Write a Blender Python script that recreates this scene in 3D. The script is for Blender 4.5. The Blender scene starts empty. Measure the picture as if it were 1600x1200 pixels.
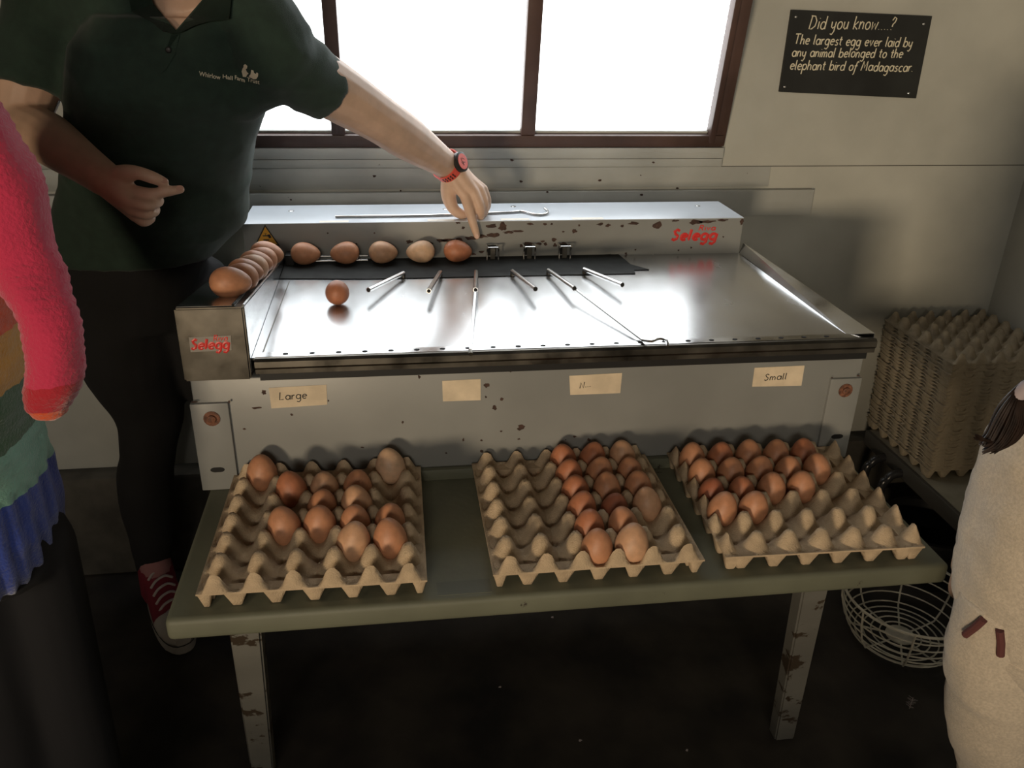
import bpy, bmesh, math, random
from mathutils import Vector, Matrix, noise
from mathutils.bvhtree import BVHTree
random.seed(7)
PI = math.pi
sc = bpy.context.scene
COL = sc.collection
FLOOR = -0.66          # shelf top is z = 0 while building; everything is lifted by 0.66 at the end

# ------------------------------------------------------------------ camera
CAM = Vector((0.0999, -0.9, 0.7343)); YAW, PITCH, ROLL, FPX = 0.1463, 0.4358, 0.0239, 1322.4
_f = Vector((math.sin(YAW)*math.cos(PITCH), math.cos(YAW)*math.cos(PITCH), -math.sin(PITCH)))
_r0 = Vector((math.cos(YAW), -math.sin(YAW), 0)); _u0 = _r0.cross(_f)
_r = math.cos(ROLL)*_r0 + math.sin(ROLL)*_u0; _u = -math.sin(ROLL)*_r0 + math.cos(ROLL)*_u0
cam = bpy.data.cameras.new('camera'); cam.sensor_width = 36; cam.lens = 36*FPX/1600; cam.clip_start = .02
cam_o = bpy.data.objects.new('camera', cam); COL.objects.link(cam_o)
cam_o.matrix_world = Matrix(((_r.x, _u.x, -_f.x, CAM.x), (_r.y, _u.y, -_f.y, CAM.y), (_r.z, _u.z, -_f.z, CAM.z), (0, 0, 0, 1)))
sc.camera = cam_o
# ------------------------------------------------------------------ exposure, world, daylight
sc.view_settings.view_transform = 'Standard'; sc.view_settings.look = 'None'
sc.view_settings.exposure = 0.0; sc.view_settings.gamma = 1.0; sc.view_settings.use_curve_mapping = False
w = bpy.data.worlds.new('world'); sc.world = w; w.use_nodes = True
w.node_tree.nodes['Background'].inputs[0].default_value = (.8, .9, 1, 1)
w.node_tree.nodes['Background'].inputs[1].default_value = .3
WINDOW_GLOW = 2.7       # bright overcast sky on the reeded panes
DOOR_POWER = 245.0       # low warm daylight through the open hatch behind the camera
dl = bpy.data.lights.new('door_daylight', 'AREA'); dl.shape = 'RECTANGLE'; dl.size = 1.1; dl.size_y = .62
dl.energy = DOOR_POWER; dl.color = (1, .79, .54)
dlo = bpy.data.objects.new('door_daylight', dl); COL.objects.link(dlo)
dlo.location = (-3.0, -6.0, .12)
dlo.rotation_euler = (Vector((.45, .3, .12)) - Vector(dlo.location)).to_track_quat('-Z', 'Y').to_euler()

fl = bpy.data.lights.new('added_fill_light', 'AREA'); fl.shape = 'RECTANGLE'; fl.size = 1.04; fl.size_y = .46; fl.energy = 23; fl.color = (1, .9, .76)  # added soft fill lamp that lifts the dark areas, no known source
flo = bpy.data.objects.new('added_fill_light', fl); COL.objects.link(flo); flo.location = (-.35, -3.12, 1.2)
flo.rotation_euler = Vector((0, 1, 0)).to_track_quat('-Z', 'Y').to_euler()

def ray(u, v): return _f + ((u-800)/FPX)*_r - ((v-600)/FPX)*_u
def P(u, v, y):                       # point on the plane y = const seen at photo pixel u, v
    d = ray(u, v); return CAM + d*((y-CAM.y)/d.y)
def PZ(u, v, z):
    d = ray(u, v); return CAM + d*((z-CAM.z)/d.z)

# ------------------------------------------------------------------ materials
def mat(name, col, rough=.6, metal=0, var=0, vscale=20, bump=0, bscale=200, col2=None, emit=0, spec=.5, sheen=0, rvar=0, sss=0, stretch=None, detail=4):
    m = bpy.data.materials.new(name); m.use_nodes = True; nt = m.node_tree; b = nt.nodes['Principled BSDF']
    b.inputs['Base Color'].default_value = (*col, 1); b.inputs['Roughness'].default_value = rough
    b.inputs['Metallic'].default_value = metal; b.inputs['Specular IOR Level'].default_value = spec
    if sheen: b.inputs['Sheen Weight'].default_value = sheen
    if sss:
        b.inputs['Subsurface Weight'].default_value = sss; b.inputs['Subsurface Radius'].default_value = (.01, .004, .002); b.inputs['Subsurface Scale'].default_value = .6
    if emit:
        b.inputs['Emission Color'].default_value = (*col, 1); b.inputs['Emission Strength'].default_value = emit
    tc = nt.nodes.new('ShaderNodeTexCoord'); src = tc.outputs['Object']
    if stretch:
        mp = nt.nodes.new('ShaderNodeMapping'); mp.inputs['Scale'].default_value = stretch; nt.links.new(src, mp.inputs[0]); src = mp.outputs[0]
    def nz(s, det=detail):
        n = nt.nodes.new('ShaderNodeTexNoise'); n.inputs['Scale'].default_value = s; n.inputs['Detail'].default_value = det; nt.links.new(src, n.inputs['Vector']); return n
    if var or col2:
        n = nz(vscale); r = nt.nodes.new('ShaderNodeValToRGB'); nt.links.new(n.outputs['Fac'], r.inputs[0])
        c2 = col2 or tuple(min(1, c*(1+var)) for c in col); c1 = col if col2 else tuple(c*(1-var) for c in col)
        r.color_ramp.elements[0].position = .35; r.color_ramp.elements[1].position = .68
        r.color_ramp.elements[0].color = (*c1, 1); r.color_ramp.elements[1].color = (*c2, 1)
        nt.links.new(r.outputs[0], b.inputs['Base Color'])
    if rvar:
        n = nz(vscale*1.7); mr = nt.nodes.new('ShaderNodeMapRange'); mr.inputs['From Min'].default_value = .3; mr.inputs['From Max'].default_value = .7
        mr.inputs['To Min'].default_value = max(.02, rough-rvar); mr.inputs['To Max'].default_value = rough+rvar
        nt.links.new(n.outputs['Fac'], mr.inputs[0]); nt.links.new(mr.outputs[0], b.inputs['Roughness'])
    if bump:
        n = nz(bscale); bp = nt.nodes.new('ShaderNodeBump'); bp.inputs['Strength'].default_value = bump; bp.inputs['Distance'].default_value = .002
        nt.links.new(n.outputs['Fac'], bp.inputs['Height']); nt.links.new(bp.outputs[0], b.inputs['Normal'])
    return m
def worn(name, col, chip, lo=.66, scale=14, rough=.45, var=.1):       # paint flaked off in patches of their own shape
    m = mat(name, col, rough, var=var, vscale=6, bump=.15, bscale=90); nt = m.node_tree; b = nt.nodes['Principled BSDF']
    old = b.inputs['Base Color'].links[0].from_socket
    tc = nt.nodes.new('ShaderNodeTexCoord'); n = nt.nodes.new('ShaderNodeTexNoise'); n.inputs['Scale'].default_value = scale; n.inputs['Detail'].default_value = 7; n.inputs['Roughness'].default_value = .65
    nt.links.new(tc.outputs['Object'], n.inputs['Vector'])
    r = nt.nodes.new('ShaderNodeValToRGB'); r.color_ramp.elements[0].position = lo; r.color_ramp.elements[1].position = lo+.02
    nt.links.new(n.outputs['Fac'], r.inputs[0]); mx = nt.nodes.new('ShaderNodeMix'); mx.data_type = 'RGBA'
    nt.links.new(r.outputs[0], mx.inputs[0]); nt.links.new(old, mx.inputs[6]); mx.inputs[7].default_value = (*chip, 1)
    nt.links.new(mx.outputs[2], b.inputs['Base Color'])
    return m
M = {}
M['wall'] = worn('wall_paint', (.455, .455, .41), (.16, .14, .10), .74, 60, .5, .08)
M['board'] = worn('board_paint', (.40, .41, .39), (.06, .05, .04), .70, 45, .45, .12)
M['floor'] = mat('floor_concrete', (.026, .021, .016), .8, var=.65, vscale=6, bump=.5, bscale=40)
M['plinth'] = mat('plinth_concrete', (.07, .063, .05), .85, var=.35, vscale=12, bump=.8, bscale=50)
M['ceiling'] = mat('ceiling_boards', (.10, .09, .075), .8, var=.2)
M['brown'] = mat('window_paint', (.075, .042, .034), .45, var=.25, vscale=9, bump=.2, bscale=60)
M['steel'] = mat('brushed_steel', (.62, .63, .64), .2, 1, var=.12, vscale=9, rvar=.07, bump=.04, bscale=60)
M['steel_tray'] = mat('worn_steel_tray', (.60, .61, .62), .25, 1, var=.07, vscale=7, rvar=.025, stretch=(2.5, .8, 1))
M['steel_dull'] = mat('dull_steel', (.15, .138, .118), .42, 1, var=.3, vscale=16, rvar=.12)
M['steel_rod'] = mat('steel_rod', (.60, .60, .60), .24, 1)
M['grey'] = mat('grey_machine_paint', (.24, .245, .235), .38, var=.1, vscale=5, bump=.05, bscale=80)
M['lid'] = mat('grey_lid_paint', (.54, .585, .64), .34, var=.06, vscale=8)
M['rust'] = mat('rust_chip', (.055, .028, .02), .8, var=.4, vscale=120)
M['rustbolt'] = mat('rusty_bolt', (.16, .065, .035), .7, var=.5, vscale=150, bump=.4)
M['black'] = mat('black_rubber_and_shade', (.012, .012, .012), .5)
M['dark'] = mat('dark_hole', (.006, .006, .006), .8)
M['strip'] = mat('dark_strip', (.018, .019, .018), .7, var=.3, vscale=30, spec=.15)
M['red'] = mat('red_lettering', (.62, .03, .025), .4)
M['decal'] = mat('decal_film', (.30, .28, .25), .3)
M['paper'] = mat('label_paper', (.66, .55, .40), .75, var=.12, vscale=30)
M['paperw'] = mat('white_paper', (.78, .74, .66), .75, var=.06, vscale=30)
M['ink'] = mat('ink', (.02, .018, .016), .6)
M['yellow'] = mat('warning_yellow', (.68, .34, .02), .5)
M['shelf'] = worn('shelf_paint', (.125, .13, .09), (.035, .025, .018), .69, 22, .6, .15)
M['leg'] = worn('leg_paint', (.17, .165, .145), (.05, .035, .022), .58, 16, .55, .15)
M['pulp'] = mat('egg_tray_pulp', (.48, .365, .24), .9, var=.12, vscale=60, bump=.6, bscale=500)
M['pulpg'] = mat('egg_tray_grey_pulp', (.33, .275, .195), .9, var=.14, vscale=60, bump=.6, bscale=500)
M['pencil'] = mat('pencil', (.08, .06, .05), .7)
EGG = [mat('eggshell_%s' % n, c, .5, var=.10, vscale=90, bump=.12, bscale=700, sss=.12) for n, c in
       [('brown', (.50, .235, .125)), ('red_brown', (.44, .17, .085)), ('tan', (.57, .33, .195)), ('pale', (.62, .41, .265)), ('dark', (.34, .115, .06))]]
EGGN = ['brown', 'reddish brown', 'tan', 'pale', 'dark reddish']
M['board_sign'] = mat('chalkboard', (.012, .013, .012), .6, var=.4, vscale=12)
M['cream'] = mat('cream_paint', (.72, .66, .50), .6)
M['skin'] = mat('skin', (.62, .42, .305), .5, var=.07, vscale=40, bump=.08, bscale=250)
M['polo'] = mat('polo_cloth', (.017, .038, .027), .9, var=.12, vscale=60, bump=.35, bscale=900, sheen=.1)
M['trouser'] = mat('black_trousers', (.006, .006, .007), .85, bump=.3, bscale=600)
M['hair'] = mat('brown_hair', (.018, .010, .007), .5, var=.5, vscale=25, stretch=(6, 6, 1), spec=.2)
M['shoe'] = mat('red_canvas', (.17, .012, .025), .8, bump=.4, bscale=900)
M['white'] = mat('white_rubber', (.36, .33, .29), .6, var=.1)
M['lace'] = mat('lace', (.42, .36, .34), .9)
M['sock'] = mat('pink_sock', (.32, .15, .15), .9)
M['watchred'] = mat('watch_red', (.72, .10, .07), .45)
M['basket'] = mat('white_wire', (.52, .49, .40), .5, var=.2, vscale=40)
M['blackplastic'] = mat('black_plastic', (.015, .015, .015), .35, var=.2)
M['tubeblack'] = mat('black_tube', (.02, .02, .022), .25)
M['benchtop'] = mat('bench_top', (.27, .245, .185), .6, var=.15)
M['benchedge'] = mat('bench_edge', (.055, .052, .045), .5)
M['hoodie'] = mat('beige_marl', (.50, .43, .34), .95, var=.12, vscale=300, bump=.5, bscale=700, sheen=.3)
M['drawstring'] = mat('maroon_cord', (.10, .03, .028), .9)
M['jeans'] = mat('dark_trousers', (.008, .008, .010), .9)

# ------------------------------------------------------------------ mesh helpers
def link(name, me, m=None, parent=None, smooth=False):
    if isinstance(me, bmesh.types.BMesh):
        bm = me; me = bpy.data.meshes.new(name); bmesh.ops.recalc_face_normals(bm, faces=bm.faces[:]); bm.to_mesh(me); bm.free()
    if m is not None:
        me.materials.clear(); me.materials.append(m)
    if smooth:
        me.polygons.foreach_set('use_smooth', [True]*len(me.polygons))
        if smooth != 'all' and hasattr(me, 'set_sharp_from_angle'): me.set_sharp_from_angle(angle=.7)
    o = bpy.data.objects.new(name, me); COL.objects.link(o)
    if parent: attach(o, parent)
    return o
ROOTPOS = {}
def attach(o, parent):
    o.parent = parent
    r = parent
    while r.parent: r = r.parent
    o.matrix_parent_inverse = Matrix.Translation(-ROOTPOS.get(parent.name, Vector((0, 0, 0))))
def tag(o, label=None, cat=None, group=None, kind=None):
    if label: o['label'] = label
    if cat: o['category'] = cat
    if group: o['group'] = group
    if kind: o['kind'] = kind
    return o
def thing(name, loc, label, cat, group=None):
    o = bpy.data.objects.new(name, None); COL.objects.link(o); o.location = loc; o.empty_display_size = .05
    ROOTPOS[o.name] = Vector(loc)
    return tag(o, label, cat, group)
def center(o):                         # move a single mesh thing's origin to its base centre
    me = o.data; xs = [v.co for v in me.vertices]
    c = Vector(((min(v.x for v in xs)+max(v.x for v in xs))/2, (min(v.y for v in xs)+max(v.y for v in xs))/2, min(v.z for v in xs)))
    me.transform(Matrix.Translation(-c)); o.location = c; ROOTPOS[o.name] = c; return o
def bx(bm, x0, x1, y0, y1, z0, z1, bev=0, seg=2):
    r = bmesh.ops.create_cube(bm, size=1)
    for v in r['verts']:
        v.co = Vector(((x0+x1)/2+v.co.x*(x1-x0), (y0+y1)/2+v.co.y*(y1-y0), (z0+z1)/2+v.co.z*(z1-z0)))
    if bev:
        es = list({e for v in r['verts'] for e in v.link_edges})
        bmesh.ops.bevel(bm, geom=es, offset=bev, segments=seg, affect='EDGES', profile=.5)
    return bm
def box(name, x0, x1, y0, y1, z0, z1, m, parent=None, bev=0, smooth=False):
    return link(name, bx(bmesh.new(), x0, x1, y0, y1, z0, z1, bev), m, parent, smooth or bool(bev))
def prism(bm, pts, off):
    off = Vector(off); a = [bm.verts.new(Vector(p)) for p in pts]; b = [bm.verts.new(Vector(p)+off) for p in pts]; n = len(a)
    bm.faces.new(a); bm.faces.new(b[::-1])
    for i in range(n): bm.faces.new((a[i], a[(i+1) % n], b[(i+1) % n], b[i]))
    return bm
def catmull(pts, k=6):
    out = []; n = len(pts)
    for i in range(n-1):
        p0, p1, p2, p3 = pts[max(i-1, 0)], pts[i], pts[i+1], pts[min(i+2, n-1)]
        for j in range(k):
            t = j/k
            out.append(tuple(.5*((2*b)+(-a+c)*t+(2*a-5*b+4*c-d)*t*t+(-a+3*b-3*c+d)*t**3) for a, b, c, d in zip(p0, p1, p2, p3)))
    out.append(tuple(pts[-1])); return out
def tube(bm, pts, r, n=8, closed=False, cap=True, round_cap=False, flat=1.0, up=None):
    pts = [Vector(p) for p in pts]; L = len(pts); rs = r if isinstance(r, (list, tuple)) else [r]*L
    if round_cap:
        t0 = (pts[0]-pts[1]).normalized(); t1 = (pts[-1]-pts[-2]).normalized(); pre = []; post = []
        for a in (80, 55, 28):
            q = math.radians(a)
            pre.append((pts[0]+t0*rs[0]*math.sin(q), rs[0]*math.cos(q)))
        for a in (28, 55, 80):
            q = math.radians(a); post.append((pts[-1]+t1*rs[-1]*math.sin(q), rs[-1]*math.cos(q)))
        pts = [p for p, _ in pre]+pts+[p for p, _ in post]; rs = [q for _, q in pre]+list(rs)+[q for _, q in post]; L = len(pts)
    T = []
    for i in range(L):
        a = pts[(i-1) % L] if closed or i > 0 else pts[0]; b = pts[(i+1) % L] if closed or i < L-1 else pts[-1]
        t = (b-a); T.append(t.normalized() if t.length > 1e-9 else Vector((0, 0, 1)))
    ref = Vector(up) if up is not None else (Vector((0, 0, 1)) if abs(T[0].z) < .9 else Vector((1, 0, 0)))
    nrm = (ref - T[0]*ref.dot(T[0])).normalized(); rings = []
    for i in range(L):
        nrm = nrm - T[i]*nrm.dot(T[i]); nrm = nrm.normalized() if nrm.length > 1e-6 else T[i].orthogonal().normalized()
        bn = T[i].cross(nrm)
        rings.append([bm.verts.new(pts[i]+(nrm*math.cos(2*PI*k/n)*flat+bn*math.sin(2*PI*k/n))*rs[i]) for k in range(n)])
    for i in range(L if closed else L-1):
        A, B = rings[i], rings[(i+1) % L]
        for k in range(n): bm.faces.new((A[k], A[(k+1) % n], B[(k+1) % n], B[k]))
    if cap and not closed: bm.faces.new(rings[0][::-1]); bm.faces.new(rings[-1])
    return bm
def limb(bm, pts, rs, k=5, n=16, flat=1.0, up=None):                 # tapered rounded limb through joints
    q = catmull([(*p, r) for p, r in zip(pts, rs)], k)
    return tube(bm, [Vector(a[:3]) for a in q], [max(a[3], .001) for a in q], n, round_cap=True, flat=flat, up=up)
def loft(bm, rings, cap=True):
    R = [[bm.verts.new(p) for p in ring] for ring in rings]; n = len(R[0])
    for A, B in zip(R, R[1:]):
        for k in range(n): bm.faces.new((A[k], A[(k+1) % n], B[(k+1) % n], B[k]))
    if cap: bm.faces.new(R[0][::-1]); bm.faces.new(R[-1])
    return bm
def ell_ring(c, rx, ry, n=28, p=2.3, ax=Vector((1, 0, 0)), ay=Vector((0, 1, 0))):
    out = []
    for k in range(n):
        a = 2*PI*k/n; ca, sa = math.cos(a), math.sin(a)
        out.append(Vector(c)+ax*(rx*math.copysign(abs(ca)**(2/p), ca))+ay*(ry*math.copysign(abs(sa)**(2/p), sa)))
    return out
def lathe(bm, prof, n=16, c=(0, 0, 0)):
    c = Vector(c); R = []
    for r, z in prof: R.append([bm.verts.new(c+Vector((r*math.cos(2*PI*k/n), r*math.sin(2*PI*k/n), z))) for k in range(n)])
    for A, B in zip(R, R[1:]):
        for k in range(n): bm.faces.new((A[k], A[(k+1) % n], B[(k+1) % n], B[k]))
    bm.faces.new(R[0][::-1]); bm.faces.new(R[-1]); return bm
def sphere(bm, c, rx, ry, rz, u=16, v=10):
    r = bmesh.ops.create_uvsphere(bm, u_segments=u, v_segments=v, radius=1)
    for q in r['verts']: q.co = Vector((c[0]+q.co.x*rx, c[1]+q.co.y*ry, c[2]+q.co.z*rz))
    return bm
def remesh(bm, voxel, smooth=6, fac=.5):
    me = bpy.data.meshes.new('tmp'); bmesh.ops.recalc_face_normals(bm, faces=bm.faces[:]); bm.to_mesh(me); bm.free()
    o = bpy.data.objects.new('tmp', me); COL.objects.link(o)
    a = o.modifiers.new('r', 'REMESH'); a.mode = 'VOXEL'; a.voxel_size = voxel
    b = o.modifiers.new('s', 'SMOOTH'); b.factor = fac; b.iterations = smooth
    bpy.context.view_layer.update()
    dg = bpy.context.evaluated_depsgraph_get(); out = bpy.data.meshes.new_from_object(o.evaluated_get(dg))
    bpy.data.objects.remove(o); bpy.data.meshes.remove(me)
    out.polygons.foreach_set('use_smooth', [True]*len(out.polygons)); return out
def disp(me, f):
    ns = [v.normal.copy() for v in me.vertices]
    for v, n in zip(me.vertices, ns): v.co += n*f(v.co, n)
    me.update()

# ------------------------------------------------------------------ hand lettering (stroke font) and block lettering
def arc(cx, cy, rx, ry, a0, a1, n=10):
    return [(cx+rx*math.cos(math.radians(a0+(a1-a0)*i/n)), cy+ry*math.sin(math.radians(a0+(a1-a0)*i/n))) for i in range(n+1)]
O = arc(.4, .5, .38, .5, 0, 360, 14)
GL = {' ': (.45, []), 'a': (.85, [O, [(.8, 1), (.8, .1), (.9, 0)]]), 'b': (.8, [[(.02, 1.75), (.02, 0)], O]), 'c': (.7, [arc(.42, .5, .4, .5, 50, 310)]),
 'd': (.85, [O, [(.8, 1.75), (.8, 0)]]), 'e': (.75, [[(.04, .52), (.74, .58)]+arc(.4, .5, .37, .5, 15, 315, 12)]), 'f': (.5, [[(.62, 1.5), (.5, 1.75), (.32, 1.6), (.2, .6), (.12, -.5), (-.05, -.7)], [(-.05, .9), (.5, .95)]]),
 'g': (.85, [O, [(.8, 1), (.8, -.4), (.55, -.75), (.15, -.6)]]), 'h': (.72, [[(0, 1.75), (0, 0)], [(0, .6), (.3, 1), (.58, .85), (.64, 0)]]), 'i': (.15, [[(.05, 1), (.05, 0)], [(.05, 1.38), (.06, 1.45)]]),
 'k': (.7, [[(0, 1.75), (0, 0)], [(.6, 1.05), (.02, .5), (.65, 0)]]), 'l': (.22, [[(.05, 1.75), (.05, .12), (.18, 0)]]), 'm': (1.05, [[(0, 1), (0, 0)], [(0, .7), (.25, 1), (.46, .8), (.48, 0)], [(.48, .7), (.72, 1), (.94, .8), (.97, 0)]]),
 'n': (.72, [[(0, 1), (0, 0)], [(0, .6), (.3, 1), (.58, .85), (.64, 0)]]), 'o': (.82, [O]), 'p': (.82, [[(.02, 1), (.02, -.8)], O]), 'r': (.5, [[(0, 1), (0, 0)], [(0, .6), (.25, .95), (.48, .95)]]),
 's': (.6, [[(.55, .88), (.3, 1), (.06, .8), (.2, .55), (.48, .42), (.54, .15), (.28, 0), (.02, .12)]]), 't': (.5, [[(.2, 1.5), (.2, .15), (.45, 0)], [(-.08, 1), (.48, 1.02)]]),
 'u': (.76, [[(0, 1), (.04, .2), (.3, 0), (.6, .3), (.64, 1)], [(.64, 1), (.66, 0)]]), 'v': (.7, [[(0, 1), (.32, 0), (.64, 1)]]), 'w': (1, [[(0, 1), (.15, 0), (.46, .8), (.72, 0), (.95, 1)]]),
 'y': (.75, [[(0, 1), (.06, .3), (.3, .12), (.64, .4)], [(.66, 1), (.62, -.3), (.35, -.75), (.08, -.6)]]), '.': (.25, [[(.05, 0), (.07, .06)]]),
 'D': (1.15, [[(.1, 1.75), (0, 0), (.4, 0), (.9, .4), (.98, 1.1), (.6, 1.7), (-.08, 1.75)]]), 'T': (1.0, [[(-.1, 1.7), (.95, 1.75)], [(.42, 1.72), (.42, 0)]]), 'M': (1.25, [[(0, 0), (.2, 1.7), (.55, .5), (1, 1.75), (1.12, 0)]]),
 'L': (.8, [[(.08, 1.75), (0, 0), (.7, .05)]]), 'S': (.8, [[(.72, 1.5), (.4, 1.75), (.08, 1.45), (.3, 1), (.66, .7), (.62, .2), (.3, 0), (0, .2)]]), 'N': (.9, [[(0, 0), (.05, 1.6), (.7, .05), (.78, 1.7)]]), '?': (.8, [[(0, 1.3), (.25, 1.75), (.62, 1.55), (.5, 1.05), (.25, .8), (.2, .45)], [(.12, .02), (.14, .08)]]),
 '4': (.8, [[(.4, 1.7), (0, .6), (.7, .6)], [(.5, 1.2), (.45, 0)]]), '2': (.8, [[(.05, 1.3), (.3, 1.7), (.62, 1.4), (.4, .7), (0, .05), (.7, .05)]]), '1': (.3, [[(.1, 1.7), (.1, 0)]]), '9': (.8, [arc(.35, 1.2, .3, .45, 0, 360, 10), [(.65, 1.4), (.55, 0)]]),
 'I': (.3, [[(.1, 1.5), (.1, 0)]]), 'R': (.95, [[(0, 0), (.05, 1.7), (.6, 1.65), (.8, 1.3), (.55, .95), (.06, .85)], [(.4, .9), (.85, 0)]]), 'm4': (.1, []), '-': (.6, [[(0, .5), (.5, .5)]])}
def hand_text(bm, s, org, right, up, xh, rad, wid=None, slant=.08, gap=.26, wob=.05):
    org, right, up = Vector(org), Vector(right).normalized(), Vector(up).normalized(); nrm = right.cross(up)
    total = sum(GL[c][0]+gap for c in s)-gap; kx = (wid/total) if wid else xh; x = 0
    for c in s:
        w_, lines = GL[c]; dy = random.uniform(-wob, wob)
        for ln in lines:
            pts = [org+right*(kx*(x+a)+slant*xh*b)+up*(xh*(b+dy)) for a, b in ln]
            tube(bm, pts, rad, 6, flat=.35, up=nrm, round_cap=False)
        x += w_+gap
    return bm
def block_text(s, size, mtx, bold=0, shear=0, extrude=.0003, sx=1):
    cu = bpy.data.curves.new('t', 'FONT'); cu.body = s; cu.size = size; cu.extrude = extrude; cu.offset = bold; cu.shear = shear; cu.align_x = 'CENTER'; cu.align_y = 'CENTER'
    o = bpy.data.objects.new('t', cu); COL.objects.link(o); bpy.context.view_layer.update()
    me = bpy.data.meshes.new_from_object(o.evaluated_get(bpy.context.evaluated_depsgraph_get())); bpy.data.objects.remove(o)
    me.transform(mtx @ Matrix.Diagonal((sx, 1, 1, 1))); return me
def face_mtx(c, right=(1, 0, 0), up=(0, 0, 1)):
    r, u = Vector(right).normalized(), Vector(up).normalized(); n = r.cross(u)
    return Matrix(((r.x, u.x, n.x, c[0]), (r.y, u.y, n.y, c[1]), (r.z, u.z, n.z, c[2]), (0, 0, 0, 1)))

# ================================================================== THE ROOM
def struct(o): return tag(o, kind='structure')
XL, XR, YB, YF, ZC = -2.3, 1.675, 1.05, -3.1, 1.75
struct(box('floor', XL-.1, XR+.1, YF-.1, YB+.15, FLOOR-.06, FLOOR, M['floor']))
struct(box('ceiling', XL-.1, XR+.1, YF-.1, YB+.15, ZC, ZC+.06, M['ceiling']))
WX0, WX1, WZ0, WZ1 = -.475, .875, .412, 1.25          # window opening in the back wall
bm = bmesh.new()
bx(bm, XL-.1, XR+.1, YB, YB+.12, FLOOR, .366); bx(bm, XL-.1, WX0, YB, YB+.12, .366, ZC); bx(bm, WX1, XR+.1, YB, YB+.12, .3665, ZC); bx(bm, WX0, WX1, YB, YB+.12, WZ1, ZC); bx(bm, WX0, WX1, YB, YB+.12, .366, WZ0)
wb = struct(link('wall_back', bm, M['wall']))
bm = bmesh.new(); bx(bm, WX1, XR, YB-.0012, YB+.002, .3650, .3662)
link('joint_line', bm, M['plinth'], wb)
for i, (z0, z1, x1, y0) in enumerate([(.387, .411, .872, YB-.016), (.3672, .386, .872, YB-.013), (.318, .3655, 1.0, YB-.003), (.25, .3125, 1.112, YB-.018)]):
    box('sill_board', XL, x1, y0, YB+.004, z0, z1, M['board'], wb, .0015)
for k in range(16):                                   # paint chips knocked out of the boards
    x = random.uniform(-.15, .8); z = random.uniform(.26, .40); s = random.uniform(.0015, .004)
    yy = YB-.0165 if z > .387 else (YB-.0135 if z > .366 else (YB-.0035 if z > .3125 else YB-.0185))
    link('paint_chip', prism(bmesh.new(), [(x+s*math.cos(a)*random.uniform(.6, 1.8), yy, z+s*math.sin(a)*random.uniform(.5, 1)) for a in [j*1.05 for j in range(6)]], (0, .0012, 0)), M['rust'], wb)
struct(box('wall_right', XR, XR+.1, YF, YB+.1, FLOOR, ZC, M['wall']))
struct(box('wall_left', XL-.1, XL, YF, YB+.1, FLOOR, ZC, M['plinth']))
bm = bmesh.new()                                      # wall behind the camera, with an open hatch that lets in low daylight
DX0, DX1, DZ0, DZ1 = -1.93, -.45, -.08, .62  # edges of this unseen opening set to trim light at left and below
for x0, x1, z0, z1 in ((XL, DX0, FLOOR, ZC), (DX0, -.9, DZ1, ZC), (-.9, DX1, DZ1, .95), (DX1, .2, FLOOR, .95), (-.9, .2, 1.45, ZC), (.2, XR, FLOOR, ZC)): bx(bm, x0, x1, YF-.1, YF, z0, z1)
struct(link('wall_front', bm, M['plinth']))
struct(box('door_1', DX0, DX1, YF-.1, YF-.0, FLOOR, DZ0, M['brown'], None, .004))
w2 = thing('fill_light_frame', (-.35, YF, .95), None, None); w2['kind'] = 'structure'          # made-up window frame around the added fill light, out of view
for x0, x1, z0, z1 in ((-.9, .2, .95, .975), (-.9, .2, 1.425, 1.45), (-.9, -.875, .975, 1.425), (.175, .2, .975, 1.425), (-.36, -.34, .975, 1.425)): box('fill_frame_bar', x0, x1, YF-.06, YF-.01, z0, z1, M['brown'], w2)
pl = struct(box('baseboard_back', XL, XR, YB-.055, YB+.01, FLOOR, -.37, M['plinth'], None, .012))

# ---- window: hopper sash leaning in at the top, two muntins, reeded panes
win = thing('window_1', (-.2, YB, .41), None, None); win['kind'] = 'structure'
LEAN = math.radians(11.0)
def wp(x, s, d): return Vector((x, YB-.006-s*math.sin(LEAN)+d*math.cos(LEAN), .413+s*math.cos(LEAN)+d*math.sin(LEAN)))
def wbar(name, x0, x1, s0, s1, d0, d1, m, parent):
    bm = bmesh.new(); bx(bm, x0, x1, s0, s1, d0, d1, .002)
    for v in bm.verts: v.co = wp(v.co.x, v.co.y, v.co.z)
    return link(name, bm, m, parent, True)
SH = .80
wbar('bottom_rail', WX0, .868, 0, .027, -.006, .05, M['brown'], win)
wbar('top_rail', WX0, .868, SH, SH+.05, -.006, .05, M['brown'], win)
wbar('side_stile', .832, .846, .01, SH, -.010, .05, M['brown'], win)
wbar('side_stile', .846, .874, 0, SH+.05, -.002, .10, M['brown'], win)
wbar('side_stile', WX0, WX0+.04, 0, SH, -.006, .05, M['brown'], win)
for x0, x1 in [(-.025, .004), (.392, .424)]:
    wbar('muntin', x0, x1, .027, SH, -.004, .04, M['brown'], win)
wbar('glazing_bead', WX0, .832, .027, .033, .008, .03, M['board'], win)
M['glow'] = bpy.data.materials.new('daylit_reeded_glass'); M['glow'].use_nodes = True
nt = M['glow'].node_tree; b = nt.nodes['Principled BSDF']; b.inputs['Base Color'].default_value = (.8, .8, .78, 1); b.inputs['Roughness'].default_value = .3
b.inputs['Emission Color'].default_value = (.93, .97, 1, 1); b.inputs['Emission Strength'].default_value = WINDOW_GLOW
xs = [WX0+.04, -.025, .004, .392, .424, .832]
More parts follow.
